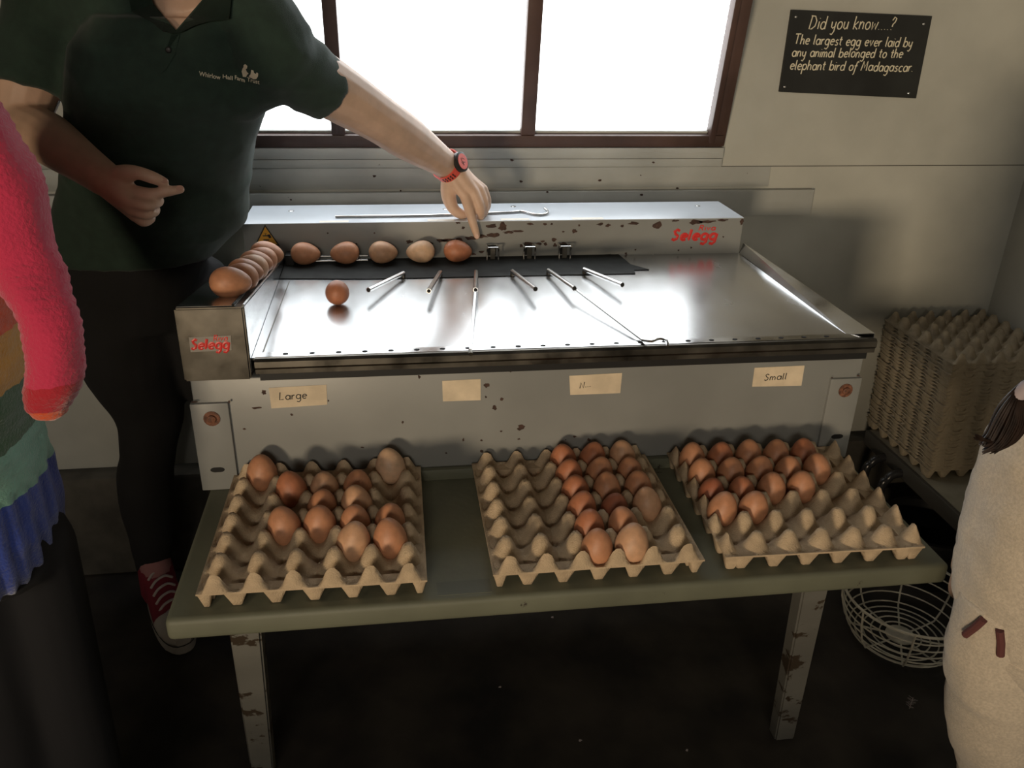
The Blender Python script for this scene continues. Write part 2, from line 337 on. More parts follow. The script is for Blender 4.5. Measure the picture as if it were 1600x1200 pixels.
for i in range(0, 6, 2):                             # each pane a sheet with fine horizontal reeds
    bm = bmesh.new(); n = 150; rows = []
    for j in range(n+1):
        s = .03+(SH-.03)*j/n; d = .018+(.0022 if j % 2 else 0)
        rows.append((bm.verts.new(wp(xs[i], s, d)), bm.verts.new(wp(xs[i+1], s, d))))
    for a, c in zip(rows, rows[1:]): bm.faces.new((a[0], a[1], c[1], c[0]))
    bmesh.ops.solidify(bm, geom=bm.faces[:], thickness=.003)
    link('pane', bm, M['glow'], win)

# ---- chalkboard sign
sg = thing('chalkboard_sign', (1.16, YB-.01, .52), 'black hand-lettered chalkboard about the largest egg on the grey wall', 'sign')
c4 = [P(1235, 15, YB), P(1453, 25, YB), P(1428, 153, YB), P(1216, 143, YB)]
bm = bmesh.new(); prism(bm, [(p.x, YB-.009, p.z) for p in c4], (0, .009, 0)); link('panel', bm, M['board_sign'], sg)
for (u, v) in [(1243.5, 26.5), (1443, 37.5), (1226, 136), (1419.5, 146)]:
    p = P(u, v, YB-.009); bm = bmesh.new(); lathe(bm, [(.0028, 0), (.0028, .001), (.0012, .0018)], 10)
    for q in bm.verts: q.co = Vector((p.x+q.co.x, YB-.009-q.co.z, p.z+q.co.y))
    link('screw', bm, M['steel_rod'], sg)
bm = bmesh.new(); yy = YB-.0093
for s, u0, v0, u1, v1, xh in [('Did you know....?', 1264, 45, 1398, 46.5, .0155), ('The largest egg ever laid by', 1241, 68.5, 1424, 74, .0118), ('any animal belonged to the', 1237, 88.5, 1409, 90.5, .0115), ('elephant bird of Madagascar.', 1234, 108.5, 1426, 112, .0118)]:
    a, e = P(u0, v0, yy), P(u1, v1, yy)
    hand_text(bm, s, a, e-a, (.03, 0, 1), xh, .0014, (e-a).length)
link('lettering', bm, M['cream'], sg)

# ================================================================== EGG GRADING MACHINE ON ITS TABLE
tb = thing('work_table', (.33, .4, FLOOR), 'grey-green painted metal table carrying the egg grader and egg trays', 'table')
bm = bmesh.new()
bx(bm, -.207, .875, -.006, .86, -.034, 0, .008, 3)
link('tabletop', bm, M['shelf'], tb, True)
def leg(x0, y0, x1, y1, z1=FLOOR):
    bm = bmesh.new(); w2, d2 = .021, .016; t, s = [], []
    for (x, y, z) in ((x0, y0, -.034), (x1, y1, z1)):
        (t if z > -.1 else s).extend([(x-w2, y-d2, z), (x+w2, y-d2, z), (x+w2, y+d2, z), (x-w2, y+d2, z)])
    loft(bm, [t, s]); bmesh.ops.bevel(bm, geom=bm.edges[:], offset=.003, segments=2, affect='EDGES')
    return link('leg', bm, M['leg'], tb, True)
leg(-.118, .045, -.19, .33); leg(.706, .06, .862, .30); leg(-.118, .80, -.15, .86); leg(.706, .80, .80, .86)
box('cross_rail', -.13, .72, .72, .745, -.09, -.034, M['leg'], tb)
box('tape_patch', .225-.085, .225-.012, .006, .034, -.0002, .0007, M['shelf'], tb)

eg = thing('egg_grading_machine', (.33, .5, 0), 'grey and stainless steel egg grading machine with red logo lettering', 'machine')
YP, TZ = .31, .236
PX0, PX1 = -.212, .873
body = box('body', PX0, PX1, YP, .86, 0.0005, .192, M['grey'], eg, .003)
box('base_flange', -.16, .818, .298, YP+.002, 0.0003, .020, M['shelf'], eg, .002)
box('gap_shade_block', PX0+.105, PX1-.004, YP-.012, .80, .192, .214, M['black'], eg)  # black filler block, shade of the gap is put into its colour
# corner plates with bolts
for x0, x1, bu, bv, su, sv in ((-.2165, -.160, 331, 654, 340, 734), (.819, .8745, 1321, 610, 1308, 682)):
    pl = box('corner_plate', x0, x1, YP-.006, YP+.01, .0006, .1535, M['grey'], eg, .0015)
    p = P(bu, bv, YP-.006); bm = bmesh.new(); lathe(bm, [(.0125, 0), (.0125, .0012), (.0065, .0016), (.0065, .0045), (.004, .006)], 16)
    for q in bm.verts: q.co = Vector((p.x+q.co.x, YP-.006-q.co.z, p.z+q.co.y))
    link('bolt', bm, M['rustbolt'], pl, True)
    p = P(su, sv, YP-.006); bm = bmesh.new()
    prism(bm, [(p.x+.008*math.cos(a)+(.003 if math.cos(a) > 0 else -.003), YP-.0064, p.z+.0045*math.sin(a)) for a in [k*PI/7 for k in range(14)]], (0, .001, 0)); link('slot_hole', bm, M['dark'], pl)
# tray: steel deck, front rail with punched holes, flared right flange
deck = link('steel_deck', bx(bmesh.new(), -.113, .827, .283, .772, TZ-.004, TZ), M['steel_tray'], eg)
bm = bmesh.new(); prof = [(.2835, TZ), (.277, TZ+.0005), (.2725, TZ-.003), (.272, TZ-.012), (.275, TZ-.016), (.275, TZ-.023), (.279, TZ-.024), (.2835, TZ-.006)]
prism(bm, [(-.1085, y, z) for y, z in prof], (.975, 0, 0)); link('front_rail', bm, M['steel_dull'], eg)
bm = bmesh.new(); prism(bm, [(-.1085, .2835, TZ), (-.1085, .300, TZ), (-.1085, .300, TZ+.0012), (-.1085, .2835, TZ+.0008)], (.972, 0, 0)); link('rail_lip', bm, M['steel'], eg)
for k in range(24):
    x = -.0655+k*.0388
    if x > .80: break
    link('drain_hole', prism(bmesh.new(), [(x+.0042*math.cos(a), .2918+.0030*math.sin(a), TZ+.0012) for a in [j*PI/6 for j in range(12)]], (0, 0, .0003)), M['dark'], eg)
bm = bmesh.new(); A, B_, C_, D_ = (.827, .300, TZ), (.829, .772, TZ), (.836, .772, TZ+.021), (.862, .279, TZ+.009)
prism(bm, [A, B_, C_, D_], (.0015, 0, -.0015)); prism(bm, [D_, C_, (.8365, .772, TZ-.03), (.8625, .279, TZ-.015)], (.001, 0, 0))
link('side_flange', bm, M['steel'], eg)
link('deck_seam', prism(bmesh.new(), [(-.1005, .30, TZ+.0002), (-.0985, .30, TZ+.0002), (-.0935, .64, TZ+.0002), (-.0950, .64, TZ+.0002)], (0, 0, .0004)), M['steel_dull'], eg)
# infeed chute at the left: steel box falling towards the back
BX0, BX1, BY0, BY1 = -.2095, -.1150, .272, .772
def btop(y): return .319-.150*(y-BY0)
bm = bmesh.new(); prism(bm, [(BX0, BY0, .206), (BX0, BY1, .206), (BX0, BY1, btop(BY1)), (BX0, BY0, btop(BY0))], (BX1-BX0, 0, 0))
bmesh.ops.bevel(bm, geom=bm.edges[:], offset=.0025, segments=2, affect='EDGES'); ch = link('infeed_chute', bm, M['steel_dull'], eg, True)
bm = bmesh.new(); prism(bm, [(BX0+.003, BY0+.004, btop(BY0)+.0006), (BX1-.012, BY0+.004, btop(BY0)+.0006), (BX1-.012, BY1, btop(BY1)+.0006), (BX0+.003, BY1, btop(BY1)+.0006)], (0, 0, .0008)); link('chute_top', bm, M['steel'], ch)
bm = bmesh.new(); prism(bm, [(BX1-.001, BY0+.002, btop(BY0)-.002), (BX1+.0022, BY0+.002, btop(BY0)+.003), (BX1+.0022, BY1, btop(BY1)+.003), (BX1-.001, BY1, btop(BY1)-.002)], (-.002, 0, .001)); link('chute_lip', bm, M['steel'], ch)
bm = bmesh.new(); prism(bm, [(BX1+.0002, BY0+.004, TZ-.02), (BX1+.0002, BY1, TZ-.02), (BX1+.0002, BY1, btop(BY1)-.001), (BX1+.0002, BY0+.004, btop(BY0)-.001)], (.0012, 0, 0)); link('chute_liner', bm, M['steel'], ch)
box('guide_wire', BX1-.030, BX1-.016, BY0+.02, BY1, .2, .201, M['dark'], ch)
bm = bmesh.new(); tube(bm, [(BX1-.014, BY0+.004, btop(BY0)+.002), (BX1-.014, BY1, btop(BY1)+.002)], .0022, 8); link('guide_rail', bm, M['dark'], ch)
# decal on the chute front
bm = bmesh.new(); q4 = [P(295, 527, BY0), P(361, 524, BY0), P(362, 547, BY0), P(298, 550, BY0)]
prism(bm, [(p.x, BY0-.0006, p.z) for p in q4], (0, .001, 0)); dc = link('logo_decal', bm, M['decal'], ch)
def logo(parent, y, a, e, xh, rad, a2, e2, xh2, rad2):
    for s, q0, q1, h_, r_ in (('Selegg', a, e, xh, rad), ('Riva', a2, e2, xh2, rad2)):
        q0, q1 = P(*q0, y), P(*q1, y); bm = bmesh.new(); hand_text(bm, s, (q0.x, y, q0.z), (q1.x-q0.x, 0, q1.z-q0.z), (0, 0, 1), h_, r_, (q1-q0).length, .22, .30, 0); link('lettering', bm, M['red'], parent)
logo(dc, BY0-.0006, (299, 545.5), (357, 543.5), .0085, .0023, (334, 532.5), (355, 531.8), .0050, .00085)
# rear housing
HY0, HY1, HZ = .772, .922, .312
hs = box('rear_housing', -.19, .829, HY0, HY1, TZ-.002, HZ-.0012, M['grey'], eg, .0015)
lid = box('housing_lid', -.1905, .8295, HY0-.0008, HY1+.001, HZ-.0015, HZ, M['lid'], eg, .0006)
for u0, u1 in ((668, 710), (783, 828), (896, 945), (500, 545)):
    a, b_ = PZ(u0, 344, HZ), PZ(u1, 344, HZ)
    box('paper_sticker', a.x, b_.x, HY0+.002, HY0+.016, HZ-.0002, HZ+.0004, M['paperw'], lid)
for (u, v) in ((802, 323), (696, 327), (1090, 322), (455, 330)):
    p = PZ(u, v, HZ); bm = bmesh.new(); lathe(bm, [(.006, 0), (.006, .0008), (.003, .0016)], 12, (p.x, p.y, HZ)); link('lid_screw', bm, M['steel_rod'], lid)
logo(hs, HY0-.0002, (1049, 375), (1118, 374), .0125, .0034, (1092, 360), (1117, 359.5), .0062, .0013)
# warning triangle
def tri(s, y, c): return [(c.x-s*.55, y, c.z-s*.42), (c.x+s*.55, y, c.z-s*.42), (c.x, y, c.z+s*.54)]
p = P(416, 370, HY0)
ws = link('warning_sticker', prism(bmesh.new(), tri(.0455, HY0-.0004, p), (0, .001, 0)), M['ink'], hs); tag(ws, 'yellow triangular crush warning sticker')
link('sticker_field', prism(bmesh.new(), tri(.0365, HY0-.0007, p), (0, .001, 0)), M['yellow'], ws)
bm = bmesh.new()
for x0, x1, z0, z1 in ((-.0065, .0045, .0012, .0034), (-.0060, .0050, -.0072, -.0050), (.0030, .0085, .0004, .0048), (.0045, .0095, -.0022, .0018), (-.0012, -.0002, .0034, .0070), (-.0012, -.0002, -.0098, -.0072), (-.0028, .0014, .0062, .0070), (-.0028, .0014, -.0105, -.0096)):
    bx(bm, p.x+x0, p.x+x1, HY0-.0011, HY0, p.z+z0, p.z+z1)
link('hand_pictogram', bm, M['ink'], ws)
# dark rubber strip along the back of the deck
bm = bmesh.new(); prism(bm, [(x, y, TZ+.0004) for x, y in ((-.113, .772), (-.113, .655), (.05, .642), (.30, .642), (.565, .640), (.568, .662), (.60, .664), (.572, .700), (.565, .772))], (0, 0, .0014))
link('rubber_strip', bm, M['strip'], eg)
bm = bmesh.new(); prism(bm, [P(912, 400, HY0-.001), P(955, 397, HY0-.001), P(958, 404, HY0-.001), P(914, 409, HY0-.001)], (0, .001, 0)); link('slot', bm, M['dark'], hs)
# weighing forks
YF_ = .748
fork_x = [.078, .150, .224] + [P(u, 412, YF_).x for u in (770, 827, 882)]
for i, x in enumerate(fork_x):
    f = link('fork', tube(bmesh.new(), catmull([(x-.0115, YF_, TZ+.001), (x-.0115, YF_, TZ+.022), (x-.0115, YF_-.006, TZ+.0285), (x-.0115, YF_+.022, TZ+.028)], 4), .0016, 8), M['steel_rod'], eg, True)
    link('prong', tube(bmesh.new(), catmull([(x+.0115, YF_, TZ+.001), (x+.0115, YF_, TZ+.022), (x+.0115, YF_-.006, TZ+.0285), (x+.0115, YF_+.022, TZ+.028)], 4), .0016, 8), M['steel_rod'], f, True)
    box('tab', x-.0045, x+.0050, YF_+.004, YF_+.0055, TZ+.001, TZ+.024, M['steel_dull'], f)
    link('bridge', tube(bmesh.new(), [(x-.0115, YF_-.004, TZ+.0285), (x+.0115, YF_-.004, TZ+.0285)], .0013, 6), M['steel_rod'], f)
    box('fork_slot', x-.009, x+.009, HY0-.0008, HY0+.002, TZ+.004, TZ+.026, M['dark'], f)
for z, y in ((.243, .744), (.2485, .756)):             # feed bars beneath the two left cells
    link('feed_bar', tube(bmesh.new(), [(-.103, y, z), (.048, y, z)], .0024, 8), M['steel_rod'], eg, True)
link('end_block', bx(bmesh.new(), -.110, -.094, .735, .770, TZ, TZ+.022, .001), M['black'], eg)
# outlet tubes
tubes = [((630, 427), (575.6, 453), None), ((688, 425.6), (670, 454.7), None), ((744, 425), (743, 453), ((735, 549),)), ((800.6, 424), (836.6, 451.6), None),
         ((857, 422.5), (897.5, 450.6), ((1003, 531), (1018, 533), (1030, 529), (1041, 532), (1043, 541))), ((913, 421), (972.5, 445), None)]
for a, b_, rod in tubes:
    A, B_ = PZ(*a, TZ+.010), PZ(*b_, TZ+.020)
    t = link('outlet_tube', tube(bmesh.new(), [A, B_], .0044, 14), M['steel_rod'], eg, True)
    d = (B_-A).normalized()
    link('tube_mouth', tube(bmesh.new(), [B_-d*.001, B_+d*.0004], .0033, 12), M['dark'], t)
    link('tube_pivot', tube(bmesh.new(), [A-Vector((0, 0, .009)), A+Vector((0, 0, .002))], .004, 10), M['steel_dull'], t)
    if rod:
        pts = [B_-d*.02]+[PZ(*q, TZ+(.004 if i < 1 or i > 3 else .009)) for i, q in enumerate(rod)]
        if len(rod) > 1: pts = [pts[0]]+catmull(pts[1:], 4)
        link('extension_rod', tube(bmesh.new(), pts, .0026, 8), M['steel_rod'], t, True)
        if len(rod) == 1: link('rod_tip', tube(bmesh.new(), [pts[-1]+Vector((0, .004, .0)), pts[-1]+Vector((0, -.006, -.002))], .0034, 8), M['steel_dull'], t)
# paper size labels on the panel
def label(q, words):
    bm = bmesh.new(); prism(bm, [Vector((P(u, v, YP).x, YP-.0006, P(u, v, YP).z)) for u, v in q], (0, .0008, 0)); lb = link('paper_label', bm, M['paper'], eg)
    if words:
        bm = bmesh.new()
        for s, u0, v0, u1, v1, xh, r in words:
            a, e = P(u0, v0, YP-.0006), P(u1, v1, YP-.0006); hand_text(bm, s, a, e-a, (0, 0, 1), xh, r, (e-a).length)
        link('lettering', bm, M['ink'], lb)
    return lb
tag(label([(420, 606), (510, 601), (511.5, 632), (424, 638)], [('Large', 437, 625, 479, 622, .0072, .0009)]), 'paper label reading Large')
tag(label([(691, 595), (751, 592), (751, 625), (692, 627)], None), 'blank torn paper label')
tag(label([(889.5, 587), (972, 582.5), (969, 614), (891, 617)], [('N', 906, 606.5, 913, 606, .0062, .0009), ('---', 914, 606, 923, 605, .003, .0006)]), 'mostly erased paper label')
tag(label([(1179, 574.5), (1257, 571), (1252, 602.5), (1175, 604)], [('Small', 1194, 594.5, 1228, 592.5, .0066, .0009)]), 'paper label reading Small')
# flaked paint
def chip(u, v, w_, h_, y, parent, seed=None):
    p = P(u, v, y); k = .00125 if y > .6 else .00085; n = 13; pts = []
    for j in range(n):
        a = 2*PI*j/n; rr = random.uniform(.55, 1.15)
        pts.append((p.x+w_/2*k*math.cos(a)*rr, y-.0003, p.z+h_/2*k*math.sin(a)*rr))
    link('paint_chip', prism(bmesh.new(), pts, (0, .0005, 0)), M['rust'], parent)
for u, v, w_, h_ in [(716, 348, 10, 4), (724, 356, 6, 5), (769, 353, 20, 9), (786, 355, 16, 16), (808, 361, 26, 5), (794, 363, 18, 5), (771, 367, 22, 8), (752, 369, 26, 8), (735, 372, 24, 7), (702, 376, 34, 7), (718, 374, 16, 6), (690, 376, 20, 6), (640, 378, 12, 7), (672, 380, 12, 5),
        (828, 350, 14, 4), (852, 350, 7, 4), (862, 350, 5, 4), (897, 361, 10, 8), (865, 374, 10, 8), (848, 377, 9, 4), (815, 384, 9, 5), (824, 382, 20, 8), (842, 381, 10, 5), (852, 381, 8, 6), (867, 383, 8, 7), (881, 381, 15, 7), (886, 384, 12, 5), (753, 393, 10, 5), (769, 391, 8, 5), (740, 397, 8, 4),
        (938, 350, 14, 5), (950, 352, 10, 6), (972, 353, 6, 5), (990, 349, 22, 7), (1026, 352, 16, 15), (1055, 345, 14, 4), (1087, 347, 24, 9), (1105, 346, 30, 6), (1128, 344, 22, 5), (1082, 402, 10, 6), (978, 396, 5, 5), (993, 390, 4, 4), (1060, 391, 4, 3), (1130, 370, 3, 3), (1080, 387, 4, 4), (880, 362, 5, 3), (1159, 346, 8, 12),
        (612, 384, 3, 3), (557, 381, 4, 3), (585, 364, 3, 3), (512, 364, 3, 3), (905, 352, 4, 4)]:
    chip(u, v, w_, h_, HY0, hs)
for u, v, w_, h_ in [(412, 613, 9, 11), (401, 637, 20, 6), (382, 670, 7, 5), (456, 648, 7, 5), (629, 660, 5, 7), (566, 699, 7, 4), (697, 708, 5, 4), (760, 602, 12, 10), (773, 637, 10, 11), (784, 624, 7, 8), (759, 620, 5, 5), (815, 668, 18, 13), (783, 674, 6, 4), (811, 686, 7, 4), (752, 688, 5, 5), (724, 687, 5, 8), (753, 705, 8, 8), (920, 687, 7, 8), (898, 682, 8, 5), (655, 589, 6, 9), (798, 580, 4, 5), (884, 687, 3, 3), (513, 626, 3, 4), (304, 628, 12, 4), (358, 628, 4, 6), (1341, 587, 7, 4), (1300, 590, 5, 3), (1094, 696, 5, 6)]:
    chip(u, v, w_, h_, YP if not (u < 365 or u > 1296) else YP-.006, body)
# hooked rod lying on the lid
hr = link('hooked_rod', tube(bmesh.new(), catmull([PZ(524, 338.5, HZ+.003), PZ(670, 336.5, HZ+.003), PZ(790, 332, HZ+.003), PZ(815, 330.5, HZ+.003), PZ(835, 335, HZ+.003), PZ(850, 335, HZ+.003), PZ(856, 331, HZ+.004), PZ(851, 326, HZ+.006)], 4), .0027, 8), M['steel_rod'], None, True)
center(hr); tag(hr, 'thin hooked steel rod lying on the lid of the grader', 'rod')

# ================================================================== EGGS AND TRAYS
def egg_mesh(length, width):
    bm = bmesh.new(); n = 14; prof = []
    for i in range(n+1):
        t = -math.cos(PI*i/n); r = width/2*math.sqrt(max(0, 1-t*t))*(1+.17*t)*(1-.03*t*t); prof.append((max(r, .0002), t*length/2))
    lathe(bm, prof, 20); me = bpy.data.meshes.new('egg'); bmesh.ops.recalc_face_normals(bm, faces=bm.faces[:]); bm.to_mesh(me); bm.free()
    me.polygons.foreach_set('use_smooth', [True]*len(me.polygons)); return me
EGGM = {}
def egg(loc, kind, label, group, rot=(0, 0, 0), size='m'):
    k = (kind, size)
    if k not in EGGM:
        me = egg_mesh(*{'l': (.0615, .0465), 'm': (.057, .0435), 's': (.051, .0405)}[size]); me.materials.append(EGG[kind]); EGGM[k] = me
    o = bpy.data.objects.new('egg', EGGM[k]); COL.objects.link(o); o.location = loc; o.rotation_euler = rot
    return tag(o, label, 'egg', group)
PA, PB, MA, MB_ = .0495, .048, .0235, .0035
TA, TB = 5*PA+2*MA, 6*PB+2*MB_
def tray_mesh():
    na, nb = 54, 56; bm = bmesh.new(); RIM = .027
    TAB = [(0, .0505), (.0062, .0500), (.0080, .0470), (.0148, .0295), (.0192, .0232), (.0245, .0200), (.0290, .0115), (.0335, .0040), (.05, .0030)]
    def prof_z(d):
        for (a0, z0), (a1, z1) in zip(TAB, TAB[1:]):
            if d <= a1: return z0+(z1-z0)*(d-a0)/(a1-a0)
        return .003
    def h(a, b):
        ia = min(5, max(0, round((a-MA)/PA))); ib = min(6, max(0, round((b-MB_)/PB)))
        da, db = abs(a-MA-ia*PA), abs(b-MB_-ib*PB)
        d = max(da, db, (da+db)*.715)
        z = prof_z(d)
        e = min(a, TA-a, b, TB-b); k = min(1, max(0, (e-.0025)/.005))
        if ib in (0, 6) and d < .016: k = min(1, max(0, (e-.0008)/.0030))
        return RIM+(z-RIM)*k
    def ax(n, T): 
        inner = [.0025+(T-.005)*i/(n-2) for i in range(n-1)]
        return [0]+inner+[T]
    A, B = ax(na, TA), ax(nb, TB)
    top = [[bm.verts.new((a, b, h(a, b))) for b in B] for a in A]; bot = [[bm.verts.new((v.co.x, v.co.y, v.co.z-.0026)) for v in r] for r in top]
    for i in range(na):
        for j in range(nb):
            bm.faces.new((top[i][j], top[i+1][j], top[i+1][j+1], top[i][j+1])); bm.faces.new((bot[i][j], bot[i][j+1], bot[i+1][j+1], bot[i+1][j]))
    for i in range(na):
        bm.faces.new((top[i][0], bot[i][0], bot[i+1][0], top[i+1][0])); bm.faces.new((top[i][nb], top[i+1][nb], bot[i+1][nb], bot[i][nb]))
    for j in range(nb):
        bm.faces.new((top[0][j], top[0][j+1], bot[0][j+1], bot[0][j])); bm.faces.new((top[na][j], bot[na][j], bot[na][j+1], top[na][j+1]))
    def foot(c, al, inn, hw=.0150):                    # moulded feet that show below the rim
        c, al, inn = Vector(c), Vector(al), Vector(inn); up = Vector((0, 0, 1)); rg = []
        for z, w_, i0, i1 in ((RIM-.0026, hw, .0004, .022), (.012, hw*.66, .0030, .020), (.0024, hw*.44, .0055, .017), (.0009, hw*.30, .008, .015)):
            rg.append([c+al*w_*sx+inn*i_+up*z for sx, i_ in ((-1, i0+.002), (-.7, i0), (.7, i0), (1, i0+.002), (1, i1), (-1, i1))])
        loft(bm, rg)
    for k in range(5):
        foot((MA+(k+.5)*PA, 0, 0), (1, 0, 0), (0, 1, 0)); foot((MA+(k+.5)*PA, TB, 0), (1, 0, 0), (0, -1, 0))
    for k in range(6):
        foot((0, MB_+(k+.5)*PB, 0), (0, 1, 0), (1, 0, 0)); foot((TA, MB_+(k+.5)*PB, 0), (0, 1, 0), (-1, 0, 0))
    for y_, s_ in ((0, 1), (TB, -1)):
        foot((.010, y_, 0), (1, 0, 0), (0, s_, 0), .0095); foot((TA-.010, y_, 0), (1, 0, 0), (0, s_, 0), .0095)
    bmesh.ops.recalc_face_normals(bm, faces=bm.faces[:])
    me = bpy.data.meshes.new('egg_tray'); bm.to_mesh(me); bm.free()
    me.transform(Matrix.Translation((0, 0, -.0009)))
    me.polygons.foreach_set('use_smooth', [True]*len(me.polygons)); me.set_sharp_from_angle(angle=.9)
    return me
TRAY = tray_mesh(); TRAY.materials.append(M['pulp']); TRAYG = TRAY.copy(); TRAYG.materials.clear(); TRAYG.materials.append(M['pulpg'])
def tray(x, y, rz, label, mesh=TRAY, z=.0004, group=None, cat='egg tray'):
    o = bpy.data.objects.new('egg_tray', mesh); COL.objects.link(o); o.location = (x, y, z); o.rotation_euler = (0, 0, rz); ROOTPOS[o.name] = Vector((x, y, z))
    return tag(o, label, cat, group)
def word(n): return ['front', 'second', 'third', 'fourth', 'fifth', 'sixth'][n]
def fill(o, cells, ordinal, side, kinds):
    mw = Matrix.Translation(o.location) @ Matrix.Rotation(o.rotation_euler.z, 4, 'Z')
    for i, (c, r, dz, size) in enumerate(cells):
        if side: a, b = MA+(r+.5)*PA, MB_+(5-c+.5)*PB          # tray turned by 90 degrees
        else: a, b = MA+(c+.5)*PA, MB_+(r+.5)*PB
        p = mw @ Vector((a, b, .0405+dz)); k = kinds[i]
        egg(p, k, '%s egg in the %s tray, %s row from the front, %s from the left' % (EGGN[k], ordinal, word(r).replace('front', 'first'), word(c).replace('front', 'first')), 'eggs in the %s tray' % ordinal,
            (PI+random.uniform(-.16, .16), random.uniform(-.16, .16), random.uniform(0, 6)), size)
t1 = tray(-.1676, .0094, -.0089, 'pulp egg tray with thirteen eggs below the Large label', group='open egg trays on the table')
t2 = tray(.2147, .0085, .0049, 'pulp egg tray pencilled 19, its right half filled, at the table centre', group='open egg trays on the table')
t3 = tray(.5405+TB, .0060, -.0216+PI/2, 'pulp egg tray with eggs in its back left, below the Small label', group='open egg trays on the table')
fill(t1, [(0, 5, .004, 'l'), (1, 4, 0, 'l'), (2, 4, 0, 'm'), (3, 4, 0, 'm'), (4, 5, .006, 'l'), (2, 3, -.002, 'm'), (3, 3, 0, 'l'), (1, 2, 0, 'l'), (2, 2, 0, 'l'), (3, 2, 0, 'm'), (4, 2, 0, 'm'), (3, 1, .001, 'l'), (4, 1, .003, 'l')], 'left', False, [0, 1, 2, 0, 3, 0, 2, 0, 0, 0, 0, 2, 0])
fill(t2, [(2, 5, 0, 'm'), (3, 5, 0, 'm'), (4, 5, .002, 'm'), (2, 4, 0, 'm'), (3, 4, 0, 'm'), (4, 4, 0, 's'), (2, 3, 0, 'm'), (3, 3, 0, 'm'), (4, 3, 0, 'm'), (2, 2, 0, 'm'), (3, 2, -.003, 's'), (4, 2, 0, 'm'), (2, 1, 0, 'm'), (3, 1, 0, 'm'), (2, 0, 0, 'm'), (3, 0, .002, 'l')], 'middle', False, [1, 1, 2, 1, 0, 0, 1, 0, 0, 1, 4, 2, 1, 0, 0, 2])
fill(t3, [(0, 4, 0, 'm'), (1, 4, -.001, 'm'), (2, 4, .002, 'm'), (3, 4, 0, 'm'), (4, 4, 0, 'm'), (0, 3, 0, 'm'), (1, 3, 0, 'm'), (2, 3, 0, 'm'), (3, 3, -.002, 'm'), (4, 3, .001, 'm'), (0, 2, -.003, 's'), (1, 2, -.002, 's'), (2, 2, 0, 'm'), (3, 2, 0, 'm'), (0, 1, 0, 'm'), (1, 1, 0, 'm')], 'right', True, [0, 1, 0, 0, 1, 0, 0, 0, 0, 0, 4, 1, 0, 0, 0, 0])
# pencil marks on the front tabs
def marks(o, items):
    bm = bmesh.new()
    for s, u, v, h_ in items:
        p = P(u, v, o.location.y+.006); hand_text(bm, s, p, (1, 0, 0), (0, .35, .94), h_, .0005)
    return link('pencil_mark', bm, M['pencil'], o)
marks(t1, [('I', 336, 914, .006), ('D', 397, 907, .005), ('I', 461, 901, .006)])
marks(t2, [('m', 796, 884, .006), ('4', 855, 880, .005), ('2', 913, 874, .005), ('19', 964, 871, .005)])
# eggs on the chute, in the weighing cells and one rolling out
for i, (u, v, size, k) in enumerate([(369, 439, 'l', 0), (384, 430, 'm', 0), (392, 421, 'm', 0), (398, 414.5, 'm', 2), (405, 409, 'm', 0), (408.5, 403, 'm', 0), (408, 396, 'l', 0)]):
    y = .355+i*.0475+(.02 if i == 6 else 0); p = P(u, v, y); z = btop(y)+.0225
    nm = ['nearest', 'second', 'third', 'fourth', 'fifth', 'sixth', 'farthest'][i]
    egg((BX0+.070-(.004 if i == 0 else 0)+.0012*i, y, z), k, '%s brown egg in the row lying on the steel chute' % nm, 'eggs queued on the chute', (0, PI/2*(1 if i % 2 else -1)+.1, .22 if i == 0 else random.uniform(-.1, .1)), size)
for i, (u, v, k) in enumerate([(478, 402, 0), (539, 402, 0), (599, 397, 2), (657, 396.5, 3), (715.5, 398, 1)]):
    p = P(u, v, .742)
    egg((p.x, .742, max(p.z, TZ+.0232)), k, '%s egg in the weighing cells, %s from the chute' % (EGGN[k], word(i).replace('front', 'first')), 'eggs in the weighing cells', (0, (PI/2-.08)*(1 if i % 2 else -1), random.uniform(-.12, .12)), 'm')
p = PZ(528, 476, TZ); egg((p.x, p.y+.004, TZ+.0219), 1, 'lone reddish brown egg rolling on the steel deck', None, (PI/2+.15, .1, .1), 's')

# ---- stack of nested empty trays on the bench
BZ = -.335
NST, DZ = 33, .0089
def ordn(n):
    u_ = ['', 'first', 'second', 'third', 'fourth', 'fifth', 'sixth', 'seventh', 'eighth', 'ninth', 'tenth', 'eleventh', 'twelfth', 'thirteenth', 'fourteenth', 'fifteenth', 'sixteenth', 'seventeenth', 'eighteenth', 'nineteenth']
    if n < 20: return u_[n]
    t, r = divmod(n, 10); return {2: 'twentieth', 3: 'thirtieth'}[t] if r == 0 else {2: 'twenty', 3: 'thirty'}[t]+'-'+u_[r]
for i in range(NST):
    jx, jy = random.uniform(-.002, .002), random.uniform(-.0022, .0022)
    top = i == NST-1
    tray(1.375-.013*i/NST+jx, .725+jy, random.uniform(-.006, .006), 'topmost empty grey pulp tray of the tall stack on the bench' if top else 'empty grey pulp egg tray, %s from the top of the bench stack' % ordn(NST-i), TRAYG, BZ+.0004+i*DZ, 'stacked empty egg trays')

